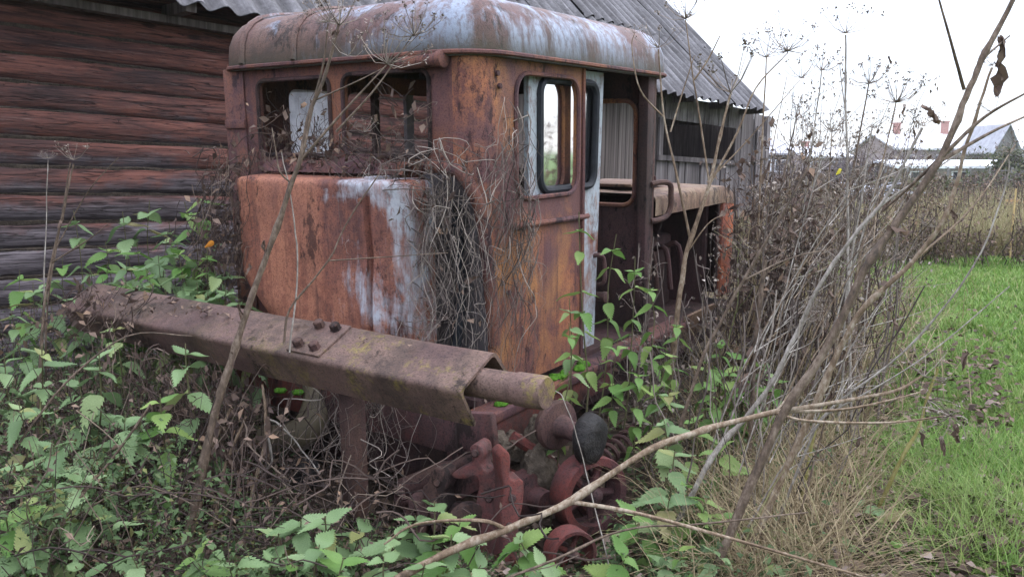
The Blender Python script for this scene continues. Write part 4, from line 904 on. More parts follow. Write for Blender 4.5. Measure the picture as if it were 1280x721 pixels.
def f_far():
    y = 13.5 + 20 * rnd.random() ** 1.6; x = rnd.uniform(0.27 * y, 0.92 * y); return (x, y) if mn.noise(Vector((x * 0.5, y * 0.5, 2))) > -0.35 - (y - 13.5) * 0.1 else None
P = scatter(26000, f_far); blades('meadow_grass', np.c_[P, np.zeros(len(P))], 0.55 + 0.55 * rng.random(len(P)) + 0.25 * np.array([mn.noise(Vector((x * 0.6, y * 0.6, 5))) for x, y in P]), 0.011, M['drygrass'], 0.2, 0.45)
# scrubby dead weeds scattered through the meadow
paths = []; rads = []; P = []
for k in range(900):
    y = 12.5 + 16 * rnd.random() ** 1.5; x = rnd.uniform(0.28 * y, 0.74 * y); h = rnd.uniform(0.6, 1.35) * (1 + 0.4 * mn.noise(Vector((x * 0.5, y * 0.5, 9)))); a = rnd.uniform(0, 6.28); l = rnd.uniform(0, 0.3)
    if mn.noise(Vector((x * 0.45, y * 0.45, 30))) < -0.1: continue
    p = strand((x, y, 0), (x + math.cos(a) * l * h, y + math.sin(a) * l * h, h), 0.14, 5); paths.append(p); rads.append(rnd.uniform(0.004, 0.009))
    for q in p[3:]: P += [(q.x + rnd.gauss(0, .06), q.y + rnd.gauss(0, .06), q.z + rnd.gauss(0, .05)) for _ in range(4)]
o = stalks(paths, rads, 3).build('meadow_scrub', M['deadstalk'], smooth=0, norm=False); o['kind'] = 'stuff'
leaflets('meadow_scrub', np.array(P), 0.03 + 0.05 * rng.random(len(P)), M['deadleaf'], 0.9, aspect=0.6)
# straw lying under the hogweed
def f_straw():
    y = 2.75 + 2.6 * rnd.random() ** 1.3; c = 0.36 * y + 0.02; x = rng.normal(c, 0.15 * y * 0.55); return (x, y) if -0.02 < x - 0.2 * y and in_view(x, y) and x < 0.43 * y + 0.12 else None
P = scatter(6500, f_straw); blades('straw_grass', np.c_[P, gzv(P)], 0.22 + 0.45 * rng.random(len(P)), 0.0026, M['straw'], 0.75, 1.3)
def f_straw2():
    y = 5 + 5 * rnd.random(); x = rng.normal(0.37 * y, 0.07 * y); return (x, y)
P = scatter(3500, f_straw2); blades('withered_grass', np.c_[P, gzv(P)], 0.3 + 0.6 * rng.random(len(P)), 0.004, M['straw'], 0.35, 0.8)
# leaf litter
def f_lit():
    y = 2.4 + 4.5 * rnd.random() ** 1.5; x = rnd.uniform(-0.95 * y, 0.55 * y + 0.4); return (x, y) if in_view(x, y, 0.3) else None
P = np.vstack([scatter(9000, f_lit), scatter(420, lambda: (lambda y: (rnd.uniform(0.42 * y, 0.68 * y), y))(2.8 + 6 * rnd.random() ** 1.5))]); P = np.vstack([P, [(a.x + rng.normal(0, .28), a.y + rng.normal(0, .22)) for a in [at(1150, 665, 3.55)] for _ in range(260)], [(a.x + rng.normal(0, .1), a.y + rng.normal(0, .5)) for a in [at(1215, 520, 4.8)] for _ in range(60)]]); zl_ = np.where(P[:, 0] > 0.4 * P[:, 1], 0.07, 0.0); leaflets('leaf_litter', np.c_[P, gzv(P) + zl_ + 0.012 + 0.02 * rng.random(len(P))], 0.03 + 0.045 * rng.random(len(P)), M['litter'], 0.35, aspect=0.75)
# low green cover and dead stalks on the left and under the tractor's nose
def f_cov():
    y = 2.5 + 3.9 * rnd.random() ** 1.2; x = rnd.uniform(-0.98 * y, 0.28 * y)
    q = WL_(Vector((x, y, 0.3)))
    if q.y > -0.05 and -1.9 < q.x < 0.15: return None
    if x > -0.25 * y and y > 3.7: return None
    if gz(x, y) < -0.13 and rnd.random() < 0.85: return None
    return (x, y) if in_view(x, y, 0.34) and mn.noise(Vector((x * 1.7, y * 1.7, 11))) > -0.25 else None
P = scatter(34000, f_cov); zt = np.array([(0.12 if abs(x - 0.02 * y) > 0.16 * y else 0.05) + 0.46 * max(0, min(1, (-x - 0.25 * y) * 1.6)) + 0.06 * mn.noise(Vector((x * 3, y * 3, 1))) for x, y in P])
leaflets('ground_cover', np.c_[P, gzv(P) + zt * rng.random(len(P))], 0.010 + 0.034 * rng.random(len(P)) ** 2, M['cover'], 0.6, aspect=0.45)
def f_cov2():
    y = 2.7 + 4.5 * rnd.random(); x = rnd.uniform(0.12 * y, 0.42 * y); q = WL_(Vector((x, y, 0.3)))
    return None if (-0.1 < q.y < 3.8 and -1.9 < q.x < 0.2) else (x, y)
P = scatter(3500, f_cov2); leaflets('ground_cover', np.c_[P, gzv(P) + 0.22 * rng.random(len(P)) ** 1.5], 0.02 + 0.03 * rng.random(len(P)), M['cover'], 0.45, aspect=0.55)
paths = []; rads = []
for k in range(760):
    y = rnd.uniform(2.7, 5.6); x = rnd.uniform(-0.92 * y, -0.16 * y); q = WL_(Vector((x, y, 0.3)))
    if q.y > -0.5 and q.x > -1.6: continue
    if gz(x, y) < -0.12 and rnd.random() < 0.6: continue
    h = rnd.uniform(0.2, 0.75) * (1.0 if x < -0.3 * y else 0.6); a = rnd.uniform(0, 6.28); l = rnd.uniform(0.1, 0.8)
    b = Vector((x, y, gz(x, y))); paths.append(strand(b, b + Vector((math.cos(a) * l * h, math.sin(a) * l * h, h)), 0.10, 6)); rads.append(rnd.uniform(0.001, 0.0026))
for k in range(260):
    y = rnd.uniform(2.6, 4.2); x = rnd.uniform(-0.7 * y, 0.1 * y); a = rnd.uniform(0, 6.28); l = rnd.uniform(0.3, 0.9); z = rnd.uniform(0.03, 0.4)
    q = WL_(Vector((x, y, 0.3)))
    if (q.y > -0.6 and q.x > -1.6) or (x > -0.17 * y and rnd.random() < 0.75): continue
    b = Vector((x, y, z)); e = b + Vector((math.cos(a) * l, math.sin(a) * l * 0.6, rnd.uniform(-0.2, 0.25)))
    if e.y < 2.5: continue
    e.z = max(0.02, e.z); paths.append(strand(b, e, 0.14, 7)); rads.append(rnd.uniform(0.0012, 0.004))
o = stalks(paths, rads).build('undergrowth', M['deadstalk'], smooth=0, norm=False); o['kind'] = 'stuff'
P = []
for p in paths:
    for q in p[2:]:
        if rnd.random() < 0.2: P.append(tuple(q))
leaflets('undergrowth', np.array(P), 0.02 + 0.03 * rng.random(len(P)), M['deadleaf'], 0.9, aspect=0.5)
# fine thatch of dead stalks on the right
paths = []; rads = []
for k in range(170):
    y = rnd.uniform(3.3, 7.5); x = rng.normal(0.33 * y, 0.06 * y); q = WL_(Vector((x, y, 0.3)))
    if q.x < 0.15 and q.y < 3.8: continue
    h = rnd.uniform(0.35, 1.15); a = rnd.uniform(0, 6.28); l = rnd.uniform(0.0, 0.45)
    b = Vector((x, y, gz(x, y))); paths.append(strand(b, b + Vector((math.cos(a) * l * h, math.sin(a) * l * h, h)), 0.10, 6)); rads.append(rnd.uniform(0.0015, 0.004))
o = stalks(paths, rads).build('undergrowth', M['vine'], smooth=0, norm=False); o['kind'] = 'stuff'

# ------------------------------------------------------------------ dead hogweed and other tall dry stems, each where it stands
hogweed('thickest dark dry stalk, leaning right from the foreground up past the shed roof',
    [(880, 745, 3.05), (971, 533, 3.0), (1030, 440, 2.95), (1082, 335, 2.9), (1115, 288, 2.9), (1161, 220, 2.87), (1176, 197, 2.86), (1200, 140, 2.84), (1216, 100, 2.83), (1246, 40, 2.82), (1280, -25, 2.8)], 0.0165, 0.008, 'hogdark',
    branches=[[(0.008, 0.003), (1176, 197, 2.86), (1230, 147, 2.8), (1285, 115, 2.75)], [(0.008, 0.003), (1178, 200, 2.86), (1240, 165, 2.9), (1290, 142, 2.95)], [(0.006, 0.003), (1205, 112, 2.83), (1188, 50, 2.75), (1171, -10, 2.7)], [(0.006, 0.003), (1216, 100, 2.83), (1225, 78, 2.85), (1262, 45, 2.9)], [(0.007, 0.003), (1175, 198, 2.86), (1130, 240, 2.95), (1105, 262, 3.0)]],
    umbels=[(1240, 140, 2.9, 22, 30, 20)], leaves=[(1252, 45, 2.9, 38, 8), (1250, 78, 2.9, 42, -10), (1160, 140, 2.9, 26, 60), (1190, 165, 2.86, 22, 10), (1108, 285, 2.9, 26, 80)])
hogweed('pale brown dry stalk leaning right, just behind the thickest dark stalk',
    [(912, 745, 3.3), (1010, 526, 3.2), (1049, 440, 3.15), (1082, 382, 3.1), (1140, 328, 3.05), (1183, 267, 3.0), (1197, 220, 3.0), (1222, 140, 2.95), (1240, 85, 2.95)], 0.014, 0.004, 'hog',
    branches=[[(0.005, 0.002), (1140, 328, 3.05), (1215, 260, 3.2), (1270, 180, 3.3)]], umbels=[(1240, 82, 2.95, 20, 0, 30), (1270, 178, 3.3, 18, 0, 10)], leaves=[(1190, 262, 3.0, 18, 0)])
hogweed('silvery grey forked stalk crossing the thicket with a spread seed head beside the dark stalk',
    [(829, 690, 3.45), (893, 568, 3.4), (936, 518, 3.4), (971, 467, 3.38), (992, 422, 3.35), (1042, 328, 3.3), (1104, 252, 3.25), (1153, 160, 3.2)], 0.012, 0.005, 'hoggrey',
    branches=[[(0.007, 0.003), (1042, 328, 3.3), (1095, 262, 3.3), (1165, 215, 3.3), (1200, 190, 3.3)]], umbels=[(1154, 158, 3.2, 32, 0, 12)], leaves=[(1166, 140, 3.2, 18, 120)])
hogweed('thin dark brown stalk slanting up beside the orange rear panel',
    [(838, 575, 3.8), (880, 444, 3.75), (930, 350, 3.7), (992, 242, 3.65), (1012, 205, 3.65)], 0.010, 0.004, 'hogdark', umbels=[(1013, 203, 3.65, 22, 0, 15)], branches=[[(0.005, 0.002), (930, 350, 3.7), (990, 322, 3.75), (1048, 310, 3.8)]])
hogweed('long fallen stalk lying across the foreground with three drooping seed heads',
    [(462, 740, 2.75), (560, 690, 2.8), (640, 658, 2.85), (715, 625, 2.9), (800, 568, 2.95), (880, 537, 3.0), (971, 514, 3.02)], 0.014, 0.011, 'hog',
    branches=[[(0.009, 0.004), (968, 515, 3.02), (1060, 500, 3.0), (1120, 488, 2.95), (1152, 470, 2.95)], [(0.007, 0.003), (968, 515, 3.02), (1050, 512, 3.05), (1104, 502, 3.05), (1150, 490, 3.1)], [(0.007, 0.003), (968, 515, 3.02), (1010, 526, 2.95), (1110, 528, 2.9), (1186, 519, 2.88)],
              [(0.009, 0.004), (715, 627, 2.9), (800, 642, 2.85), (940, 680, 2.8), (1095, 725, 2.75)], [(0.006, 0.002), (971, 514, 3.02), (1000, 478, 3.05), (1040, 440, 3.1)], [(0.008, 0.003), (635, 662, 2.85), (600, 650, 2.8), (520, 655, 2.8), (480, 680, 2.8)]],
    umbels=[(1155, 470, 2.95, 42, 60, 50), (1188, 519, 2.88, 46, 100, 40), (1160, 500, 3.1, 36, 140, 30)], leaves=[(1195, 530, 2.9, 26, 0), (1178, 545, 2.9, 24, 20), (1210, 440, 2.95, 24, 0), (1150, 540, 2.95, 20, 0)], foot=False)
hogweed('forked brown stalk standing against the dark engine bay with a broad flat seed head',
    [(815, 610, 4.55), (838, 470, 4.5), (848, 380, 4.5), (860, 310, 4.5), (887, 230, 4.5), (900, 170, 4.5), (913, 118, 4.5)], 0.018, 0.006, 'hog',
    branches=[[(0.008, 0.004), (863, 300, 4.5), (845, 215, 4.45), (830, 147, 4.45), (823, 62, 4.4)], [(0.006, 0.003), (887, 232, 4.5), (872, 130, 4.5), (866, 95, 4.5), (857, 25, 4.5)], [(0.008, 0.003), (884, 236, 4.5), (922, 165, 4.5), (945, 110, 4.5), (985, 66, 4.5)],
              [(0.005, 0.002), (830, 147, 4.45), (800, 112, 4.4), (790, 60, 4.4), (793, 42, 4.4)], [(0.005, 0.002), (884, 228, 4.5), (935, 175, 4.5), (1000, 100, 4.5)], [(0.005, 0.002), (838, 165, 4.45), (855, 110, 4.45), (868, 70, 4.45)], [(0.005, 0.002), (857, 318, 4.5), (885, 280, 4.5), (905, 268, 4.5)], [(0.006, 0.003), (868, 100, 4.5), (885, 75, 4.5), (900, 45, 4.5)]],
    umbels=[(913, 116, 4.5, 58, 0, 0), (823, 60, 4.4, 34, 0, 0), (857, 24, 4.5, 36, 0, -10), (985, 64, 4.5, 40, 0, 12), (793, 42, 4.4, 14, 0, 0), (1002, 98, 4.5, 34, 0, 10)])
hogweed('slender upright stalk with a wide airy seed head against the white sky',
    [(1066, 600, 4.6), (1062, 420, 4.6), (1060, 250, 4.6), (1057, 120, 4.6), (1057, 44, 4.6)], 0.008, 0.005, 'hoggrey', umbels=[(1057, 42, 4.6, 40, 0, 0)], branches=[[(0.004, 0.002), (1058, 150, 4.6), (1050, 85, 4.6), (1053, 80, 4.6)]], leaves=[(1112, 70, 4.6, 12, 0)])
for i, (lab, bx, by, tx_, ty_, d, rp) in enumerate([
    ('grey stalk with a lacy seed head just right of the shed corner', 950, 560, 958, 72, 5.0, 40), ('crooked stalk with a ragged seed head above the brown thicket', 985, 540, 1027, 88, 5.2, 28),
    ('stalk with a dense dark seed head right of the slender upright stalk', 1020, 560, 1086, 105, 5.0, 30), ('stalk with a drooping wide seed head between the upright stalk and the white house', 1035, 570, 1120, 128, 4.8, 36),
    ('low stalk with a grey seed head before the white house', 1040, 590, 1090, 160, 4.6, 26), ('brown stalk with a torn seed head beside the shed planks', 930, 520, 995, 150, 5.6, 26), ('short stalk with a small round seed head under the slender stalk', 1030, 540, 1040, 165, 5.4, 24)]):
    mx, my = (bx + tx_) / 2 - 8, (by + ty_) / 2
    hogweed(lab, [(bx, by, d), (mx - 4, (my + by) / 2, d), (mx, my, d), ((mx + tx_) / 2, (my + ty_) / 2, d), (tx_, ty_, d)], 0.010, 0.004, ('hog', 'hoggrey', 'hogdark')[i % 3], umbels=[(tx_, ty_, d, rp, rnd.uniform(-20, 20), rnd.uniform(-15, 25))], branches=[[(0.004, 0.002), (mx, my, d), ((mx + tx_) / 2 + 14, (my + ty_) / 2 - 10, d), (tx_ + 26, ty_ + 22, d)]])
hogweed('dark thick bare stalk standing upright beside the orange rear panel', [(938, 560, 4.2), (943, 451, 4.2), (950, 380, 4.2), (957, 325, 4.2)], 0.013, 0.010, 'hogdark', leaves=[(944, 430, 4.2, 30, 5), (950, 365, 4.2, 24, 0), (935, 465, 4.15, 30, 10)])
hogweed('yellow-green stalk leaning right out of the straw, bent above the lawn', [(1092, 650, 3.6), (1125, 575, 3.55), (1148, 535, 3.55), (1160, 495, 3.55), (1172, 460, 3.55)], 0.009, 0.005, 'olive', umbels=[(1172, 458, 3.55, 20, 30, 20)])
hogweed('short yellow-green stalk rising from the straw under the fallen stalk', [(1005, 610, 3.7), (1012, 570, 3.7), (1022, 530, 3.7), (1036, 500, 3.7)], 0.008, 0.005, 'olive')
hogweed('long thin lower stalk arching from the foreground right across the lawn', [(985, 620, 3.4), (1030, 520, 3.3), (1130, 440, 3.2), (1215, 335, 3.1), (1255, 240, 3.05), (1262, 190, 3.05)], 0.006, 0.002, 'hoggrey', umbels=[(1262, 190, 3.05, 16, 0, 10)], branches=[[(0.004, 0.002), (1030, 520, 3.3), (1150, 450, 3.2), (1262, 358, 3.15)]])
hogweed('tall brown stalk leaning before the orange hood, pale seed heads reaching the cab roof',
    [(246, 620, 3.3), (268, 520, 3.3), (290, 450, 3.3), (318, 362, 3.3), (345, 285, 3.3), (375, 200, 3.3), (385, 150, 3.3), (408, 90, 3.3), (423, 32, 3.3)], 0.019, 0.005, 'hogdark',
    branches=[[(0.006, 0.003), (378, 195, 3.3), (392, 128, 3.28), (404, 80, 3.26), (410, 30, 3.25)], [(0.006, 0.003), (372, 205, 3.3), (420, 150, 3.28), (455, 112, 3.27), (483, 82, 3.26)], [(0.004, 0.002), (388, 128, 3.3), (440, 105, 3.3), (480, 85, 3.28)], [(0.005, 0.002), (420, 165, 3.3), (470, 110, 3.3), (515, 45, 3.3)], [(0.004, 0.002), (365, 230, 3.3), (350, 215, 3.28), (345, 190, 3.27), (340, 160, 3.26)]],
    umbels=[(424, 32, 3.3, 50, 10, 5), (484, 80, 3.26, 56, 25, 25), (517, 45, 3.3, 36, 30, 30), (435, 70, 3.28, 34, 20, -10), (410, 28, 3.25, 30, 0, -20), (455, 165, 3.3, 22, 0, 0)], leaves=[(330, 300, 3.28, 16, 0), (300, 380, 3.28, 20, 10), (312, 330, 3.3, 14, 0), (290, 440, 3.28, 18, 0), (422, 40, 3.28, 20, 90)])
hogweed('thin bare twig bent across the orange hood', [(355, 430, 3.35), (362, 387, 3.35), (410, 326, 3.35), (436, 274, 3.35), (475, 216, 3.35)], 0.005, 0.0025, 'hogdark', branches=[[(0.003, 0.0015), (410, 326, 3.35), (470, 322, 3.4), (560, 316, 3.5)]], foot=False, cat='twig', name='dead_twig')
hogweed('pale thin straw standing in front of the orange hood', [(362, 440, 3.4), (372, 340, 3.4), (366, 260, 3.4), (352, 190, 3.4)], 0.004, 0.002, 'hoggrey', foot=False)
hogweed('pale curled stem arching in front of the greasy casting', [(325, 590, 3.6), (340, 575, 3.6), (332, 530, 3.6), (345, 528, 3.6), (372, 555, 3.6), (400, 592, 3.6)], 0.006, 0.003, 'hoggrey', foot=False)
hogweed('dry stalk with a brown flat seed head in front of the log wall', [(58, 400, 4.3), (72, 300, 4.3), (88, 203, 4.3)], 0.006, 0.003, 'hogdark', umbels=[(92, 200, 4.3, 24, 0, 0)], branches=[[(0.004, 0.002), (70, 310, 4.3), (110, 240, 4.3), (148, 197, 4.3)]])
hogweed('thin straw with a small seed head left of the brown flat one', [(55, 390, 4.5), (58, 280, 4.5), (60, 200, 4.5)], 0.004, 0.002, 'hoggrey', umbels=[(60, 198, 4.5, 10, 0, 0)])
hogweed('dark crooked stalk slanting up left of the beam end', [(48, 520, 4.0), (58, 360, 4.0), (78, 270, 4.0), (92, 205, 4.0)], 0.008, 0.004, 'hogdark', branches=[[(0.004, 0.002), (62, 330, 4.0), (110, 300, 4.0), (135, 280, 4.0)]], leaves=[(60, 350, 4.0, 14, 0), (78, 272, 4.0, 14, 20)])
hogweed('purple-brown bramble cane running up from the lower left corner', [(10, 740, 3.0), (70, 660, 3.05), (150, 560, 3.1), (188, 505, 3.1)], 0.006, 0.004, 'hogdark', branches=[[(0.004, 0.002), (70, 660, 3.05), (160, 610, 3.1), (220, 620, 3.1), (290, 660, 3.1)]])
hogweed('thin dark cane crossing under the rusty beam end', [(20, 560, 3.4), (80, 480, 3.5), (160, 420, 3.6), (240, 420, 3.6)], 0.005, 0.003, 'hogdark', foot=False)
hogweed('reddish bramble cane low across the foreground below the fallen stalk', [(600, 735, 2.75), (690, 700, 2.8), (780, 662, 2.9), (870, 655, 2.95), (1010, 640, 3.0)], 0.005, 0.003, 'hogdark', foot=False)
hogweed('pale straw bent beside the black roller', [(765, 720, 3.2), (745, 640, 3.3), (725, 560, 3.35), (705, 500, 3.4), (694, 488, 3.4)], 0.003, 0.0015, 'hoggrey', foot=False)
for k, (a, b, c) in enumerate([(248, 640, 'left of the support post, leaning into the vines'), (318, 610, 'nearest the greasy casting'), (268, 650, 'low beside the track guard')]):
    hogweed('broken brown stalk under the beam, ' + c, [(a, b, 3.55), (a + 14, b - 70, 3.6), (a + (40 if k != 1 else 10), b - 130, 3.65)], 0.010, 0.006, 'hog', leaves=[(a + 10, b - 60, 3.55, 30, 0), (a + 16, b - 90, 3.58, 26, 0)])

G3 = 'thin leaning dry stems in front of the thicket'
for k in range(15):
    bx = rnd.uniform(860, 1010); d = rnd.uniform(3.3, 4.5); by = 205 + 1025 * 1.55 / d; hx = rnd.uniform(90, 260); hy = rnd.uniform(200, 420); A_ = (bx, by, d); mid = (bx + hx * 0.45, by - hy * 0.55, d); tip = (bx + hx, by - hy, d - 0.1)
    br = []; um = [(tip[0], tip[1], d - 0.1, rnd.uniform(9, 22), rnd.uniform(-20, 20), rnd.uniform(0, 40))]; lv = []
    for j in range(rnd.randint(4, 7)):
        f = rnd.uniform(0.35, 0.95); q = (bx + hx * f * 0.95, by - hy * (f * 1.05 if f < 0.5 else 0.05 + f * 0.95), d - 0.1 * f); a = rnd.uniform(-0.7, 0.5); ln = rnd.uniform(35, 120); e = (q[0] + ln * math.cos(a + 0.9), q[1] - ln * math.sin(a + 0.9), d + rnd.uniform(-.2, .2))
        br.append([(0.0025, 0.001), q, ((q[0] + e[0]) / 2 + rnd.uniform(-5, 5), (q[1] + e[1]) / 2 + rnd.uniform(-5, 5), d), e])
        if rnd.random() < 0.6: um.append((e[0], e[1], e[2], rnd.uniform(7, 18), rnd.uniform(-30, 30), rnd.uniform(0, 40)))
        else: lv.append((e[0], e[1], e[2], rnd.uniform(8, 18), rnd.uniform(-30, 30)))
    hogweed('thin dry stem with fanning twigs, one of those leaning right in front of the thicket', [A_, mid, tip], 0.005, 0.002, ('hog', 'hoggrey', 'hoggrey', 'hogdark')[k % 4], branches=br, umbels=um, leaves=lv, group=G3, name='dead_stalk')
# brown leafy dead weeds in the thicket between tractor and lawn
def tall_stalk(x, y, h, label, group):
    b = Vector((x, y, gz(x, y))); o = empty('dry_stalk', b, label, 'dead plant', group); m = MB(); P = []
    for k in range(rnd.randint(1, 3)):
        a = rnd.uniform(0, 6.28); l = rnd.uniform(0.0, 0.16); e = Vector((math.cos(a) * l * h + 0.05 * h, math.sin(a) * l * h, h * rnd.uniform(0.82, 1.0)))
        p = strand((rnd.uniform(-.04, .04), rnd.uniform(-.04, .04), 0), e, 0.13, 9); n_ = len(p); m.tube(p, lin(rnd.uniform(0.005, 0.009), 0.002, n_), 5, cap=False)
        for j in range(int(n_ * 0.42), n_):
            for _ in range(rnd.choice((0, 1, 1, 2))):
                d = Vector((rnd.gauss(0, 1), rnd.gauss(0, 1), rnd.uniform(0.4, 2.0))).normalized() * h * rnd.uniform(0.05, 0.22)
                q = strand(p[j], p[j] + d, 0.06, 3); m.tube(q, lin(0.0022, 0.0012, len(q)), 3, cap=False)
                for _ in range(rnd.randint(3, 10)): P.append((q[-1].x + rnd.gauss(0, .022), q[-1].y + rnd.gauss(0, .022), q[-1].z + rnd.gauss(0, .022)))
        for j in range(4, int(n_ * 0.6)):
            if rnd.random() < 0.35: P += [(p[j].x + rnd.gauss(0, .02), p[j].y + rnd.gauss(0, .02), p[j].z - rnd.uniform(0, .06)) for _ in range(3)]
    obj('stem', m.mesh('stem', smooth=0, norm=False), M[rnd.choice(('vine', 'vine', 'straw', 'vinedark'))], o)
    leaflets('seed_head', np.array(P), 0.011 + 0.027 * rng.random(len(P)), M['seed'], 1.2, kind='stuff', aspect=0.6, parent=o)
def dead_weed(x, y, h, label, group, lean, seedy):
    b = Vector((x, y, gz(x, y))); o = empty('dead_weed', b, label, 'dead plant', group)
    m = MB(); tips = []
    for k in range(rnd.randint(3, 5)):
        a = rnd.uniform(0, 6.28); l = rnd.uniform(0.02, 0.22); e = Vector((math.cos(a) * l * h + lean * h, math.sin(a) * l * h, h * rnd.uniform(0.75, 1.05)))
        p = strand((rnd.uniform(-.04, .04), rnd.uniform(-.04, .04), 0), e, 0.16, 8); m.tube(p, lin(rnd.uniform(0.004, 0.008), 0.002, len(p)), 5, cap=False); tips.append(p)
        for j in range(5, 16, 2):
            d = Vector((rnd.uniform(-1, 1), rnd.uniform(-1, 1), rnd.uniform(0.3, 1))).normalized() * h * rnd.uniform(0.08, 0.2)
            q = strand(p[j], p[j] + d, 0.05, 4); m.tube(q, 0.0016, 3, cap=False); tips.append(q)
    obj('stem', m.mesh('stem', smooth=0, norm=False), M['vine' if seedy else 'deadstalk'], o)
    P = []
    for p in tips:
        for q in p[2 if len(p) < 12 else 8::2] * (2 if lean > 0.04 else 1):
            for _ in range(rnd.choice((0, 0, 1, 1, 2))): P.append((q.x + rnd.gauss(0, .02), q.y + rnd.gauss(0, .02), q.z - abs(rnd.gauss(0, .03))))
    lf = leaflets('withered_foliage', np.array(P), (0.016 if seedy else 0.03) + (0.02 if seedy else 0.05) * rng.random(len(P)), M['seed' if seedy else 'deadleaf'], 0.9, kind='stuff', aspect=0.6, parent=o)
    return o
G = 'dead brown weeds between the tractor and the lawn'
spots = [(958, 205, 5.2), (985, 185, 5.0), (1000, 215, 5.0), (970, 240, 4.9), (1015, 235, 5.1), (945, 225, 5.3), (948, 175, 6.6), (965, 190, 6.2), (980, 160, 6.0), (940, 230, 5.6), (962, 260, 5.4), (990, 250, 5.2), (1020, 225, 5.2), (930, 330, 5.0), (972, 330, 4.8), (1050, 320, 4.8), (1075, 245, 5.5), (1085, 330, 4.7), (955, 420, 4.3), (925, 290, 6.4), (985, 200, 7.2), (1100, 250, 6.5)]
for i, (x, y, d) in enumerate(spots):
    t = at(x, y, d); seedy = i % 2 == 0 and i > 5
    dead_weed(t.x - 0.03, t.y, max(0.4, t.z), 'withered brown weed among those crowding between the orange rear panel and the lawn', G, 0.05 if i < 6 else 0.03, seedy)
P = [tuple(LW(u_, -0.80 + rnd.gauss(0, .06), 0.262 + rnd.uniform(0, .02))) for u_ in [rnd.choice((rnd.uniform(-2.1, -0.9), rnd.uniform(-2.1, 0.3))) for _ in range(90)]]
leaflets('leaf_litter', np.array(P), 0.015 + 0.03 * rng.random(len(P)), M['deadleaf'], 0.4, aspect=0.7)
G2 = 'tall dry stalks veiling the shed corner and the sky'
for k in range(50):
    d = rnd.uniform(4.6, 7.8); x = rnd.gauss(1025, 58); x = min(1130, max(950, x)); y = rnd.uniform(85, 270) + max(0, 975 - x) * 0.9 + abs(x - 1030) * 0.5
    t = at(x, y, d); tall_stalk(t.x - 0.05, t.y, max(0.7, t.z), 'tall thin dry stalk with a crumbly seed head, veiling the shed corner and sky', G2)
for i, (x, y, d, lab) in enumerate([(880, 330, 4.45, 'grey feathery weed before the engine bay opening'), (800, 300, 4.5, 'feathery weed inside the open cab doorway'), (700, 300, 5, None), (830, 430, 4.2, 'grey seedy weed at the foot of the forked stalk'), (280, 470, 3.7, 'withered brown weed under the middle of the beam'), (262, 560, 3.6, 'withered brown weed in front of the track guard')]):
    if lab: t = at(x, y, d); dead_weed(t.x, t.y, max(0.3, t.z), lab, None, 0.02, i < 4)

# ------------------------------------------------------------------ nettles
GL, GB, GF, GD, GR = 'nettles in the thicket left of the beam', 'nettles behind the beam by the log wall', 'nettles in the foreground under the beam end', 'nettles along the cab doorway', 'nettles at the foot of the hogweed'
LB = {GL: 'green nettle among those in the tangled thicket below the left half of the beam', GB: 'tall green nettle among those between the beam and the log wall', GF: 'green nettle among those in the foreground below the beam end and track links',
      GD: 'fresh green nettle among those growing along the open cab doorway', GR: 'small green nettle among those at the foot of the leaning dry stalks'}
ORD = 'first second third fourth fifth sixth seventh eighth ninth tenth eleventh twelfth thirteenth fourteenth fifteenth sixteenth seventeenth eighteenth nineteenth twentieth'.split()
def nets(g, L, kind, fresh, ydrop=0.0):
    if g == GF: L = sorted(L)
    if g == GD: L = sorted(L, key=lambda q: q[1])
    for n_, (x, y, d) in enumerate(L):
        t = at(x, y, d); bx, by = t.x + rnd.uniform(-0.06, 0.06) * 2, t.y + rnd.uniform(-0.05, 0.1)
        k = kind if kind != 'auto' else ('tall' if t.z > 0.85 else 'mid' if t.z > 0.42 else 'low')
        if t.z < 0.14: t.z = 0.14
        lab = 'green nettle in the foreground below the beam, %s from the left of its row' % ORD[n_] if g == GF else 'fresh green nettle by the open cab doorway, %s from the top of the bunch' % ORD[n_] if g == GD else LB[g]
        nettle(bx, by, k, 1, lab, g, fresh, top=t, lsz=0.70 if g == GD else rnd.uniform(0.9, 1.2) if g == GF else rnd.uniform(0.7, 1.1) if g == GL else rnd.uniform(0.7, 1.2))
nets(GL, [(42, 428, 3.7), (120, 432, 3.6), (150, 515, 3.4), (205, 486, 3.45), (176, 522, 3.5), (62, 545, 3.3), (30, 575, 3.2), (70, 560, 3.5), (14, 500, 3.4), (100, 470, 3.8), (20, 380, 4.2), (140, 400, 4.0), (232, 425, 3.6), (40, 615, 3.0), (110, 590, 3.1), (30, 690, 2.9), (130, 640, 3.0), (240, 690, 2.9), (290, 700, 2.85), (5, 440, 3.9), (60, 600, 3.1), (12, 640, 2.95), (340, 690, 2.9), (160, 690, 2.85), (95, 700, 2.8), (52, 470, 4.0), (120, 540, 3.6)], 'auto', 0.15)
nets(GB, [(250, 232, 4.9), (235, 250, 5.0), (185, 248, 5.1), (160, 262, 5.0), (85, 262, 5.0), (215, 300, 4.6), (250, 305, 4.5), (270, 330, 4.45), (200, 315, 4.7), (165, 320, 4.7), (230, 330, 4.5), (140, 325, 4.8), (110, 330, 4.9), (285, 350, 4.35), (180, 345, 4.5), (245, 350, 4.4), (262, 290, 4.9), (215, 275, 5.1), (130, 300, 5.2), (60, 340, 4.8), (20, 335, 4.9), (95, 360, 4.6), (205, 360, 4.4), (150, 345, 4.6), (235, 318, 4.6), (280, 330, 4.5), (190, 332, 4.6), (260, 360, 4.3), (125, 345, 4.7), (175, 300, 4.9), (225, 365, 4.35), (300, 365, 4.3), (205, 285, 4.9), (75, 320, 4.9), (40, 350, 4.6)], 'tall', 0.35)
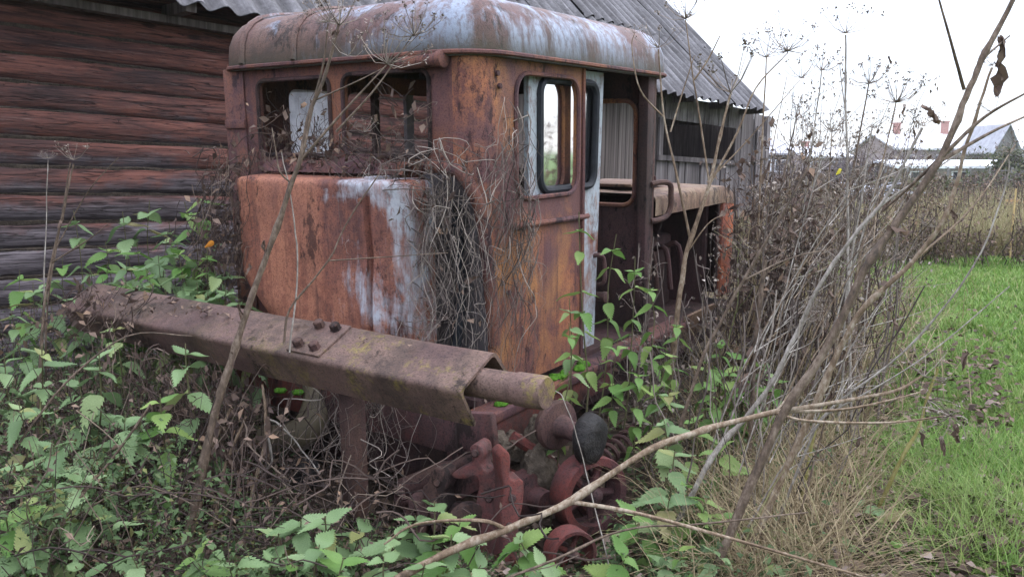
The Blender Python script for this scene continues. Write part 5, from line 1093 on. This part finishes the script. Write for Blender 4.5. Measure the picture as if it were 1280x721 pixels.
nets(GF, [(410, 640, 2.95), (380, 645, 3.0), (432, 690, 2.75), (400, 675, 2.85), (545, 625, 3.0), (520, 640, 3.05), (575, 650, 2.95), (560, 665, 2.85), (480, 690, 2.75), (450, 660, 3.1), (650, 665, 2.95), (680, 700, 2.85), (600, 700, 2.8), (530, 700, 2.75), (350, 660, 3.0), (365, 700, 2.8), (270, 680, 2.95), (655, 672, 2.95), (500, 668, 2.95)], 'auto', 0.2)
nets(GD, [(735, 262, 4.15), (770, 290, 4.3), (708, 372, 3.95), (716, 402, 3.9), (795, 320, 4.25), (815, 345, 4.2), (768, 418, 4.05), (830, 430, 4.1), (800, 455, 4.0), (848, 395, 4.3), (835, 485, 4.0)], 'tall', 0.8)
nets(GR, [(825, 520, 3.7), (845, 560, 3.6), (860, 600, 3.4), (840, 620, 3.3), (795, 640, 3.2), (870, 520, 3.9), (905, 640, 3.3), (850, 680, 3.0), (780, 690, 2.95), (900, 690, 3.0), (895, 560, 3.8), (1100, 660, 3.5), (1060, 700, 3.2), (1040, 610, 3.9), (1120, 700, 3.2), (960, 700, 3.0), (890, 480, 4.2), (930, 470, 4.4), (1000, 690, 3.1), (900, 425, 4.6), (925, 440, 4.5), (955, 450, 4.5), (910, 460, 4.3), (975, 470, 4.4), (885, 445, 4.4), (880, 620, 3.3), (835, 700, 3.0), (1075, 640, 3.6)], 'auto', 0.5)

# ------------------------------------------------------------------ dead vines hanging on the tractor
def vine(label, strands, mat, leaf=0.0, r=(0.0007, 0.0036), group=None):
    b = Vector(strands[0][-1]); o = empty('dead_vine', b, label, 'dead vine', group)
    m = MB(); 
    for p in strands:
        w_ = r[0] + (r[1] - r[0]) * rnd.random() ** 2; m.tube([q - b for q in p], [w_ * (1 + 0.3 * mn.noise(Vector((k * 0.8, w_ * 9000, 0)))) * (1 - 0.6 * k / len(p)) for k in range(len(p))], 4, cap=False)
    st = obj('strand', m.mesh('strand', smooth=0, norm=False), M[mat], o); st['kind'] = 'stuff'
    if leaf:
        P = []
        for p in strands:
            for q in p[1:]:
                if rnd.random() < leaf: P.append(tuple(q - b + Vector((rnd.gauss(0, .015), rnd.gauss(0, .015), rnd.gauss(0, .02)))))
        leaflets('withered_foliage', np.array(P), 0.025 + 0.04 * rng.random(len(P)), M['deadleaf'], 1.0, kind='stuff', aspect=0.6, parent=o)
    return o
sv = []
for k in range(125):
    u0 = rnd.uniform(-0.48, 0.02); u1 = u0 + rnd.gauss(0.02, 0.12); z0 = rnd.uniform(0.55, 1.0); z1 = rnd.uniform(-0.25, 0.35)
    sv.append(strand(LW(u0, -0.06 + rnd.uniform(-0.16, 0.10), z0), LW(u1, -0.08 + rnd.uniform(-0.2, 0.08), z1), rnd.uniform(0.15, 0.4), 14))
for k in range(70):
    u0 = rnd.uniform(-0.6, 0.0); v0 = rnd.uniform(-0.2, -0.03); z = rnd.uniform(0.75, 1.03); a = rnd.uniform(-1, 1)
    sv.append(strand(LW(u0, v0, z), LW(u0 + a * 0.35, v0 - 0.05, z - rnd.uniform(-0.2, 0.3)), 0.35, 10))
vine('thick curtain of dry grey vines hanging in the recess right of the orange hood', sv, 'vine', 0.02)
sv = []
for k in range(120):
    v0 = rnd.uniform(0.10, 0.44); z0 = rnd.uniform(0.75, 1.3) if rnd.random() < 0.6 else rnd.uniform(0.5, 0.8)
    sv.append(strand(LW(0.03 + rnd.uniform(0, 0.05), v0, z0), LW(0.04 + rnd.uniform(0, 0.06), v0 + rnd.gauss(-0.12, 0.12), z0 - rnd.uniform(0.3, 0.9)), rnd.uniform(0.08, 0.25), 12))
vine('dry vine strands trailing from the side window down the rolled cab corner', sv, 'vine')
sv = []
for k in range(140):
    u0 = rnd.gauss(-1.52, 0.13); z0 = rnd.uniform(0.55, 1.05); 
    sv.append(strand(LW(u0, -0.10 - rnd.uniform(0.05, 0.25), z0), LW(u0 - 0.06 + rnd.gauss(-0.02, 0.06), -0.30 - rnd.uniform(0, 0.15), z0 - rnd.uniform(0.3, 0.8)), rnd.uniform(0.08, 0.25), 10))
vine('dark bushy dead vine hanging down the left edge of the orange hood', sv, 'vinedark', 0.10)
sv = []
for k in range(90):
    u0 = rnd.uniform(-1.6, -0.25); z0 = rnd.uniform(0.93, 1.10) if rnd.random() < 0.7 else rnd.uniform(1.0, 1.32); u1 = u0 + rnd.gauss(0, 0.22)
    sv.append(strand(LW(u0, rnd.uniform(-0.16, 0.02), z0), LW(u1, rnd.uniform(-0.22, 0.0), z0 + rnd.uniform(-0.18, 0.08)), rnd.uniform(0.1, 0.35), 10, 0.03))
for k in range(26):
    u0 = rnd.uniform(-1.55, -1.0); sv.append(strand(LW(u0, 0.05, 1.0), LW(u0 + rnd.gauss(0, .08), rnd.uniform(-0.05, 0.2), rnd.uniform(1.1, 1.38)), 0.15, 8))
vine('tangle of dead vines along the sill of the two front windows', sv, 'vinedark', 0.16)
sv = []
for k in range(70):
    u0 = rnd.uniform(-0.5, -0.05); sv.append(strand(LW(u0, rnd.uniform(-0.75, -0.4), rnd.uniform(-0.05, 0.1)), LW(u0 + rnd.gauss(0, .12), rnd.uniform(-0.85, -0.4), rnd.uniform(-0.6, -0.2)), rnd.uniform(0.1, 0.3), 10))
vine('dry vine strands hanging under the beam between support post and axle end', sv, 'vine', 0.0)
sv = []
for k in range(170):
    u0 = rnd.gauss(-1.05, 0.25); sv.append(strand(LW(u0, rnd.uniform(-1.15, -0.7), rnd.uniform(-0.1, 0.12)), LW(u0 + rnd.gauss(0, .14), rnd.uniform(-1.25, -0.7), rnd.uniform(-0.63, -0.25)), rnd.uniform(0.1, 0.3), 10))
vine('dense dark dead vine hanging under the middle of the beam', sv, 'vinedark', 0.12)
sv = []
for k in range(34):
    u0 = rnd.gauss(-1.7, 0.25); t_ = LW(u0, -0.80 + rnd.uniform(-0.2, 0.1), 0.30 + rnd.uniform(-0.03, 0.05)); sv.append(strand(t_, LW(u0 + rnd.gauss(0, .25), -1.05 - rnd.uniform(0, .15), rnd.uniform(-0.15, 0.2)), rnd.uniform(0.08, 0.2), 9))
vine('dark dead vine draped over the left part of the beam', sv, 'vinedark', 0.22)
sv = []
for k in range(70):
    v0 = rnd.uniform(0.9, 2.2); sv.append(strand(LW(0.12 + rnd.uniform(0, .15), v0, rnd.uniform(-0.3, -0.1)), LW(0.15 + rnd.uniform(0, .3), v0 + rnd.gauss(0, .15), -0.62), 0.25, 9))
vine('dry vines spilling over the running board below the doorway', sv, 'vine', 0.05)
for (x, y, d, m_, nm, lab) in [(1104, 312, 2.9, 'orangeleaf', 'leaf', 'bright orange leaf caught on the thickest dark stalk'), (1053, 212, 4.6, 'yellowleaf', 'leaf', 'yellow leaf on the slender upright stalk'), (268, 302, 4.4, 'orangeleaf', 'leaf', 'orange-brown leaf on the nettles behind the beam')]:
    me = ragged_leaf(2); tag(obj(nm, me, M[m_], None, at(x, y, d), (R(-70), R(60), R(40)), 0.055), lab, 'leaf')

# ------------------------------------------------------------------ far side of the meadow: sheds, houses, bare bushes, fence, woodpile
M['whiteroof'] = simple('pale_sheet_roof', (0.55, 0.56, 0.6), (0.75, 0.76, 0.8), 3, 0.5)
M['greyroof'] = simple('grey_sheet_roof', (0.24, 0.24, 0.27), (0.40, 0.40, 0.44), 3, 0.8)
M['wallbrown'] = simple('brown_board_wall', (0.20, 0.16, 0.15), (0.34, 0.29, 0.27), 4, 0.9, vec=(8, 8, 1))  # wall colour lightened to carry the glare and haze of distance
M['walldark'] = simple('weathered_board_wall', (0.12, 0.11, 0.11), (0.24, 0.23, 0.23), 4, 0.9, vec=(8, 8, 1))
M['brick'] = simple('red_brick', (0.26, 0.14, 0.12), (0.38, 0.22, 0.19), 9, 0.9)  # brick paled so its colour carries the washed-out distance
M['bark'] = simple('log_bark', (0.10, 0.07, 0.05), (0.2, 0.14, 0.1), 9, 0.9)
M['stakewood'] = simple('stake_wood', (0.30, 0.21, 0.09), (0.46, 0.35, 0.17), 9, 0.9)
M['cutwood'] = simple('cut_wood', (0.42, 0.20, 0.08), (0.60, 0.36, 0.18), 9, 0.9)
M['panew'] = simple('dark_pane', (0.02, 0.025, 0.03), (0.04, 0.045, 0.05), 3, 0.2, spec=0.5)
def house(px0, px1, ybase, yeave, yridge, d, label, wall, roof, chim=(), depth=6.0, wins=0, name='house', gable=False):
    x0, x1 = at(px0, ybase, d).x, at(px1, ybase, d).x; z1 = at(px0, yeave, d).z; z2 = at(px0, yridge, d).z; y0 = at(px0, ybase, d).y
    o = empty(name, ((x0 + x1) / 2, y0, 0), label, name.split('_')[-1]); c = (x1 - x0) / 2
    MB().box2((-c, 0, 0), (c, depth, z1)).build('wall', M[wall], o, smooth=0)
    e = 0.35
    if gable:
        MB().prism([(-c, z1 + .004), (c, z1 + .004), (0, z2)], 0.0, depth, lambda a, b, q: Vector((a, q, b))).build('gable', M[wall], o, smooth=0)
        for s in (-1, 1): MB().prism([(s * (c + e), z1 - 0.3), (0, z2 + .01), (0, z2 + .12), (s * (c + e), z1 - 0.18)], -0.3, depth + 0.3, lambda a, b, q: Vector((a, q, b))).build('roof', M[roof], o, smooth=0)
    else:
        MB().prism([(-e, z1 - 0.12), (depth / 2, z2), (depth + e, z1 - 0.12), (depth + e, z1 + 0.02), (depth / 2, z2 + 0.14), (-e, z1 + 0.02)], -c - e, c + e, lambda a, b, q: Vector((q, a, b))).build('roof', M[roof], o, smooth=0)
    if not gable:
        for s in (-1, 1): MB().prism([(0.02, z1 - .1), (depth - 0.02, z1 - .1), (depth / 2, z2 - 0.02)], s * c - 0.05 * s, s * (c + 0.004), lambda a, b, q: Vector((q, a, b))).build('gable', M[wall], o, smooth=0)
    for (cx, cyt, wpx) in chim:
        X = at(cx, ybase, d).x - (x0 + x1) / 2; hw = wpx * d / F / 2; zt = at(cx, cyt, d).z
        ch = MB().box2((X - hw, depth / 2 - hw, z2 - 0.6), (X + hw, depth / 2 + hw, zt)).build('chimney', M['brick'], o, smooth=0)
        MB().box2((X - hw * 1.2, depth / 2 - hw * 1.2, zt + .003), (X + hw * 1.2, depth / 2 + hw * 1.2, zt + 0.15)).build('chimney_cap', M['brick'], ch, smooth=0)
    for k in range(wins):
        X = -c + (k + 0.5) * 2 * c / wins; fr = MB().box2((X - 0.5, -0.06, z1 * 0.42), (X + 0.5, -0.004, z1 * 0.82)).build('window', M['whiteroof'], o, smooth=0)
        MB().box2((X - 0.4, -0.075, z1 * 0.46), (X + 0.4, -0.063, z1 * 0.78)).build('pane', M['panew'], fr, smooth=0)
    return o
house(1118, 1300, 222, 186, 167, 75, 'house with a pale white roof and two brick chimneys beyond the sheds', 'wallbrown', 'whiteroof', [(1145, 153, 7), (1208, 151, 7)], 9, 5)
house(1242, 1268, 222, 188, 157, 68, 'small grey house with a steep pointed gable before the white-roofed house', 'walldark', 'greyroof', depth=5, gable=True)
house(1120, 1330, 232, 208, 203, 46, 'long low brown shed with a pale flat roof across the meadow', 'wallbrown', 'whiteroof', depth=4, wins=4, name='low_shed')
house(945, 985, 222, 192, 176, 62, 'small grey-roofed house right behind the shed corner', 'walldark', 'greyroof', depth=6, wins=2)
house(1005, 1060, 222, 196, 184, 70, 'house with a pale low roof and a red chimney behind the thicket', 'wallbrown', 'whiteroof', [(1022, 178, 8)], 7, 2)
M['twig'] = island('bare_twig', [(0, (0.10, 0.08, 0.085)), (0.6, (0.17, 0.14, 0.145)), (1, (0.23, 0.20, 0.19))], 0, 0.9)
M['hedge'] = island('hedge_leaf', [(0, (0.05, 0.07, 0.03)), (0.5, (0.09, 0.10, 0.05)), (1, (0.15, 0.12, 0.07))], 0.2, 0.8)
def bush(pxc, ytop, ybase, wpx, d, label, mat, leafy):
    c = at(pxc, ybase, d); ht = at(pxc, ytop, d).z; wd = wpx * d / F / 2; o = empty('bare_bush' if not leafy else 'green_bush', (c.x, c.y, 0), label, 'bush')
    m = MB(); P = []
    for k in range(150):
        a = rnd.uniform(0, 6.28); r = math.sqrt(rnd.random()); e = Vector((math.cos(a) * r * wd, math.sin(a) * r * wd * 0.6, ht * rnd.uniform(0.55, 1.0) * (1 - 0.35 * r * r)))
        b = Vector((e.x * 0.45, e.y * 0.45, 0)); p = strand(b, e, 0.3 * wd, 5); m.tube(p, lin(0.02, 0.008, len(p)), 3, cap=False)
        for j in (4, 6, 8, 10):
            dv = Vector((rnd.gauss(0, 1), rnd.gauss(0, 1), rnd.uniform(0, 1.4))).normalized() * 0.18 * ht; m.tube([p[j], p[j] + dv * 0.5 + Vector((0, 0, .03)), p[j] + dv], 0.007, 3, cap=False); P += [tuple(p[j] + dv * rnd.random() + Vector((rnd.gauss(0, .12), rnd.gauss(0, .12), rnd.gauss(0, .1)))) for _ in range(leafy)]
    st = obj('branches', m.mesh('branches', smooth=0, norm=False), M['twig'], o); st['kind'] = 'stuff'; st.name = 'twig'
    if leafy: leaflets('foliage', np.array(P), 0.12 + 0.12 * rng.random(len(P)), M[mat], 0.9, parent=o, aspect=0.7)
for a in [(1128, 172, 228, 60, 50, 'purple-grey bare bush in front of the white-roofed house', 'hedge', 0), (1085, 188, 230, 50, 48, 'bare bush left of the purple-grey one', 'hedge', 0), (1040, 190, 230, 60, 50, 'bare bush behind the dead weed thicket', 'hedge', 0), (990, 195, 230, 60, 45, 'bare bush beside the small grey-roofed house', 'hedge', 0),
          (1262, 185, 222, 50, 44, 'dark green bush beneath the pointed gable', 'hedge', 5), (1165, 222, 250, 70, 30, 'olive bush in front of the low shed', 'hedge', 4), (1215, 215, 250, 60, 33, 'bare bush before the middle of the low shed', 'hedge', 1), (1110, 218, 252, 60, 28, 'bare bush beside the pile of grey boards', 'hedge', 1), (1255, 212, 248, 60, 36, 'bare bush before the right end of the low shed', 'hedge', 1), (1172, 180, 226, 60, 52, 'bare bush in front of the middle of the white-roofed house', 'hedge', 1), (1215, 184, 226, 55, 54, 'bare bush left of the pointed gable', 'hedge', 2), (1060, 182, 228, 55, 46, 'tallest bare bush between the two far houses', 'hedge', 0)]: bush(*a)
# far tree line that reads as one mass
P = []; 
for k in range(5000):
    x = rnd.uniform(-160, 220); y = 165 + rnd.uniform(0, 25); h = 4.0 + 2.2 * mn.noise(Vector((x * 0.07, 0, 0))) + 1.2 * mn.noise(Vector((x * 0.3, 3, 0))); P.append((x, y, h * math.sqrt(rnd.random())))
leaflets('treeline', np.array(P), 1.0 + 1.2 * rng.random(len(P)), M['hedge'], 0.9, aspect=0.8)
# pile of grey boards
pile = empty('board_pile', at(1095, 245, 24) * 1.0, 'heap of pale grey boards at the far edge of the meadow', 'board pile'); pz = pile.location.z; pile.location.z = 0
for k in range(22):
    MB().box((rnd.uniform(-0.5, 0.5), rnd.uniform(-0.4, 0.4), 0.35 + 0.028 * k), (rnd.uniform(1.2, 2.3), 0.16, 0.03), Matrix.Rotation(rnd.gauss(0, 0.35), 3, 'Z') @ Matrix.Rotation(rnd.gauss(0.05, 0.12), 3, 'Y')).build('board', M['greyroof'] if k % 3 else M['whiteroof'], pile, smooth=0)
MB().box((0, 0, 0.17), (1.2, 0.8, 0.34)).build('bearer', M['walldark'], pile, smooth=0)
# firewood stack
wp = empty('firewood_stack', (at(1275, 250, 23).x + 0.25, at(1275, 250, 23).y, 0), 'stack of orange cut firewood at the right edge of the meadow', 'firewood')
lgm = MB().lathe((0, 0, 0), (0, 1, 0), [(0, 0.085), (0.5, 0.085)], 10).mesh('firewood_log', smooth=30); lgm.materials.append(M['bark'])
cap = MB().lathe((0, -0.006, 0), (0, 1, 0), [(0, 0.078), (0.004, 0.078)], 10).mesh('cut_end', smooth=30); cap.materials.append(M['cutwood'])
for r in range(4):
    for c in range(9 - (r % 2)):
        q = obj('firewood_log', lgm, None, wp, (-0.7 + 0.172 * c + 0.086 * (r % 2), rnd.uniform(-0.05, 0.05), 0.09 + 0.152 * r), None, rnd.uniform(0.92, 1.02)); obj('cut_end', cap, None, q)
tag(MB().tube(px((1262, 325, 13.5), (1266, 280, 13.5), (1270, 236, 13.5)), [0.02, 0.018, 0.016], 6).build('stake', M['stakewood']), 'thin yellow wooden stake standing at the edge of the lawn', 'stake')
# wire fence across the meadow
fe = empty('wire_fence', at(1180, 240, 38), 'low post-and-wire fence in front of the far sheds', 'fence'); fe.location.z = 0; fx, fy = fe.location.x, fe.location.y
for k in range(10):
    x = at(1080 + 26 * k, 240, 38).x - fx; MB().tube([(x, 0, 0), (x + rnd.uniform(-.05, .05), 0, 1.45)], 0.05, 6).build('fence_post', M['walldark'], fe)
for z in (0.5, 0.9, 1.3): MB().tube([(at(1080, 240, 38).x - fx, -0.06, z), (at(1314, 240, 38).x - fx, -0.06, z)], 0.012, 4).build('wire', M['walldark'], fe)
# thin damp air over the meadow
hz_ = MB().box2((-160, -12, -1.5), (230, 200, 13)).build('haze', None, smooth=0); hz_['kind'] = 'stuff'
hm = bpy.data.materials.new('damp_air'); hm.use_nodes = True; hn = hm.node_tree; hn.nodes.clear(); ho = hn.nodes.new('ShaderNodeOutputMaterial'); hp = hn.nodes.new('ShaderNodeVolumePrincipled')
hp.inputs['Density'].default_value = 0.0005; hp.inputs['Color'].default_value = (0.95, 0.96, 1, 1); hn.links.new(hp.outputs[0], ho.inputs['Volume']); hz_.data.materials.clear(); hz_.data.materials.append(hm)
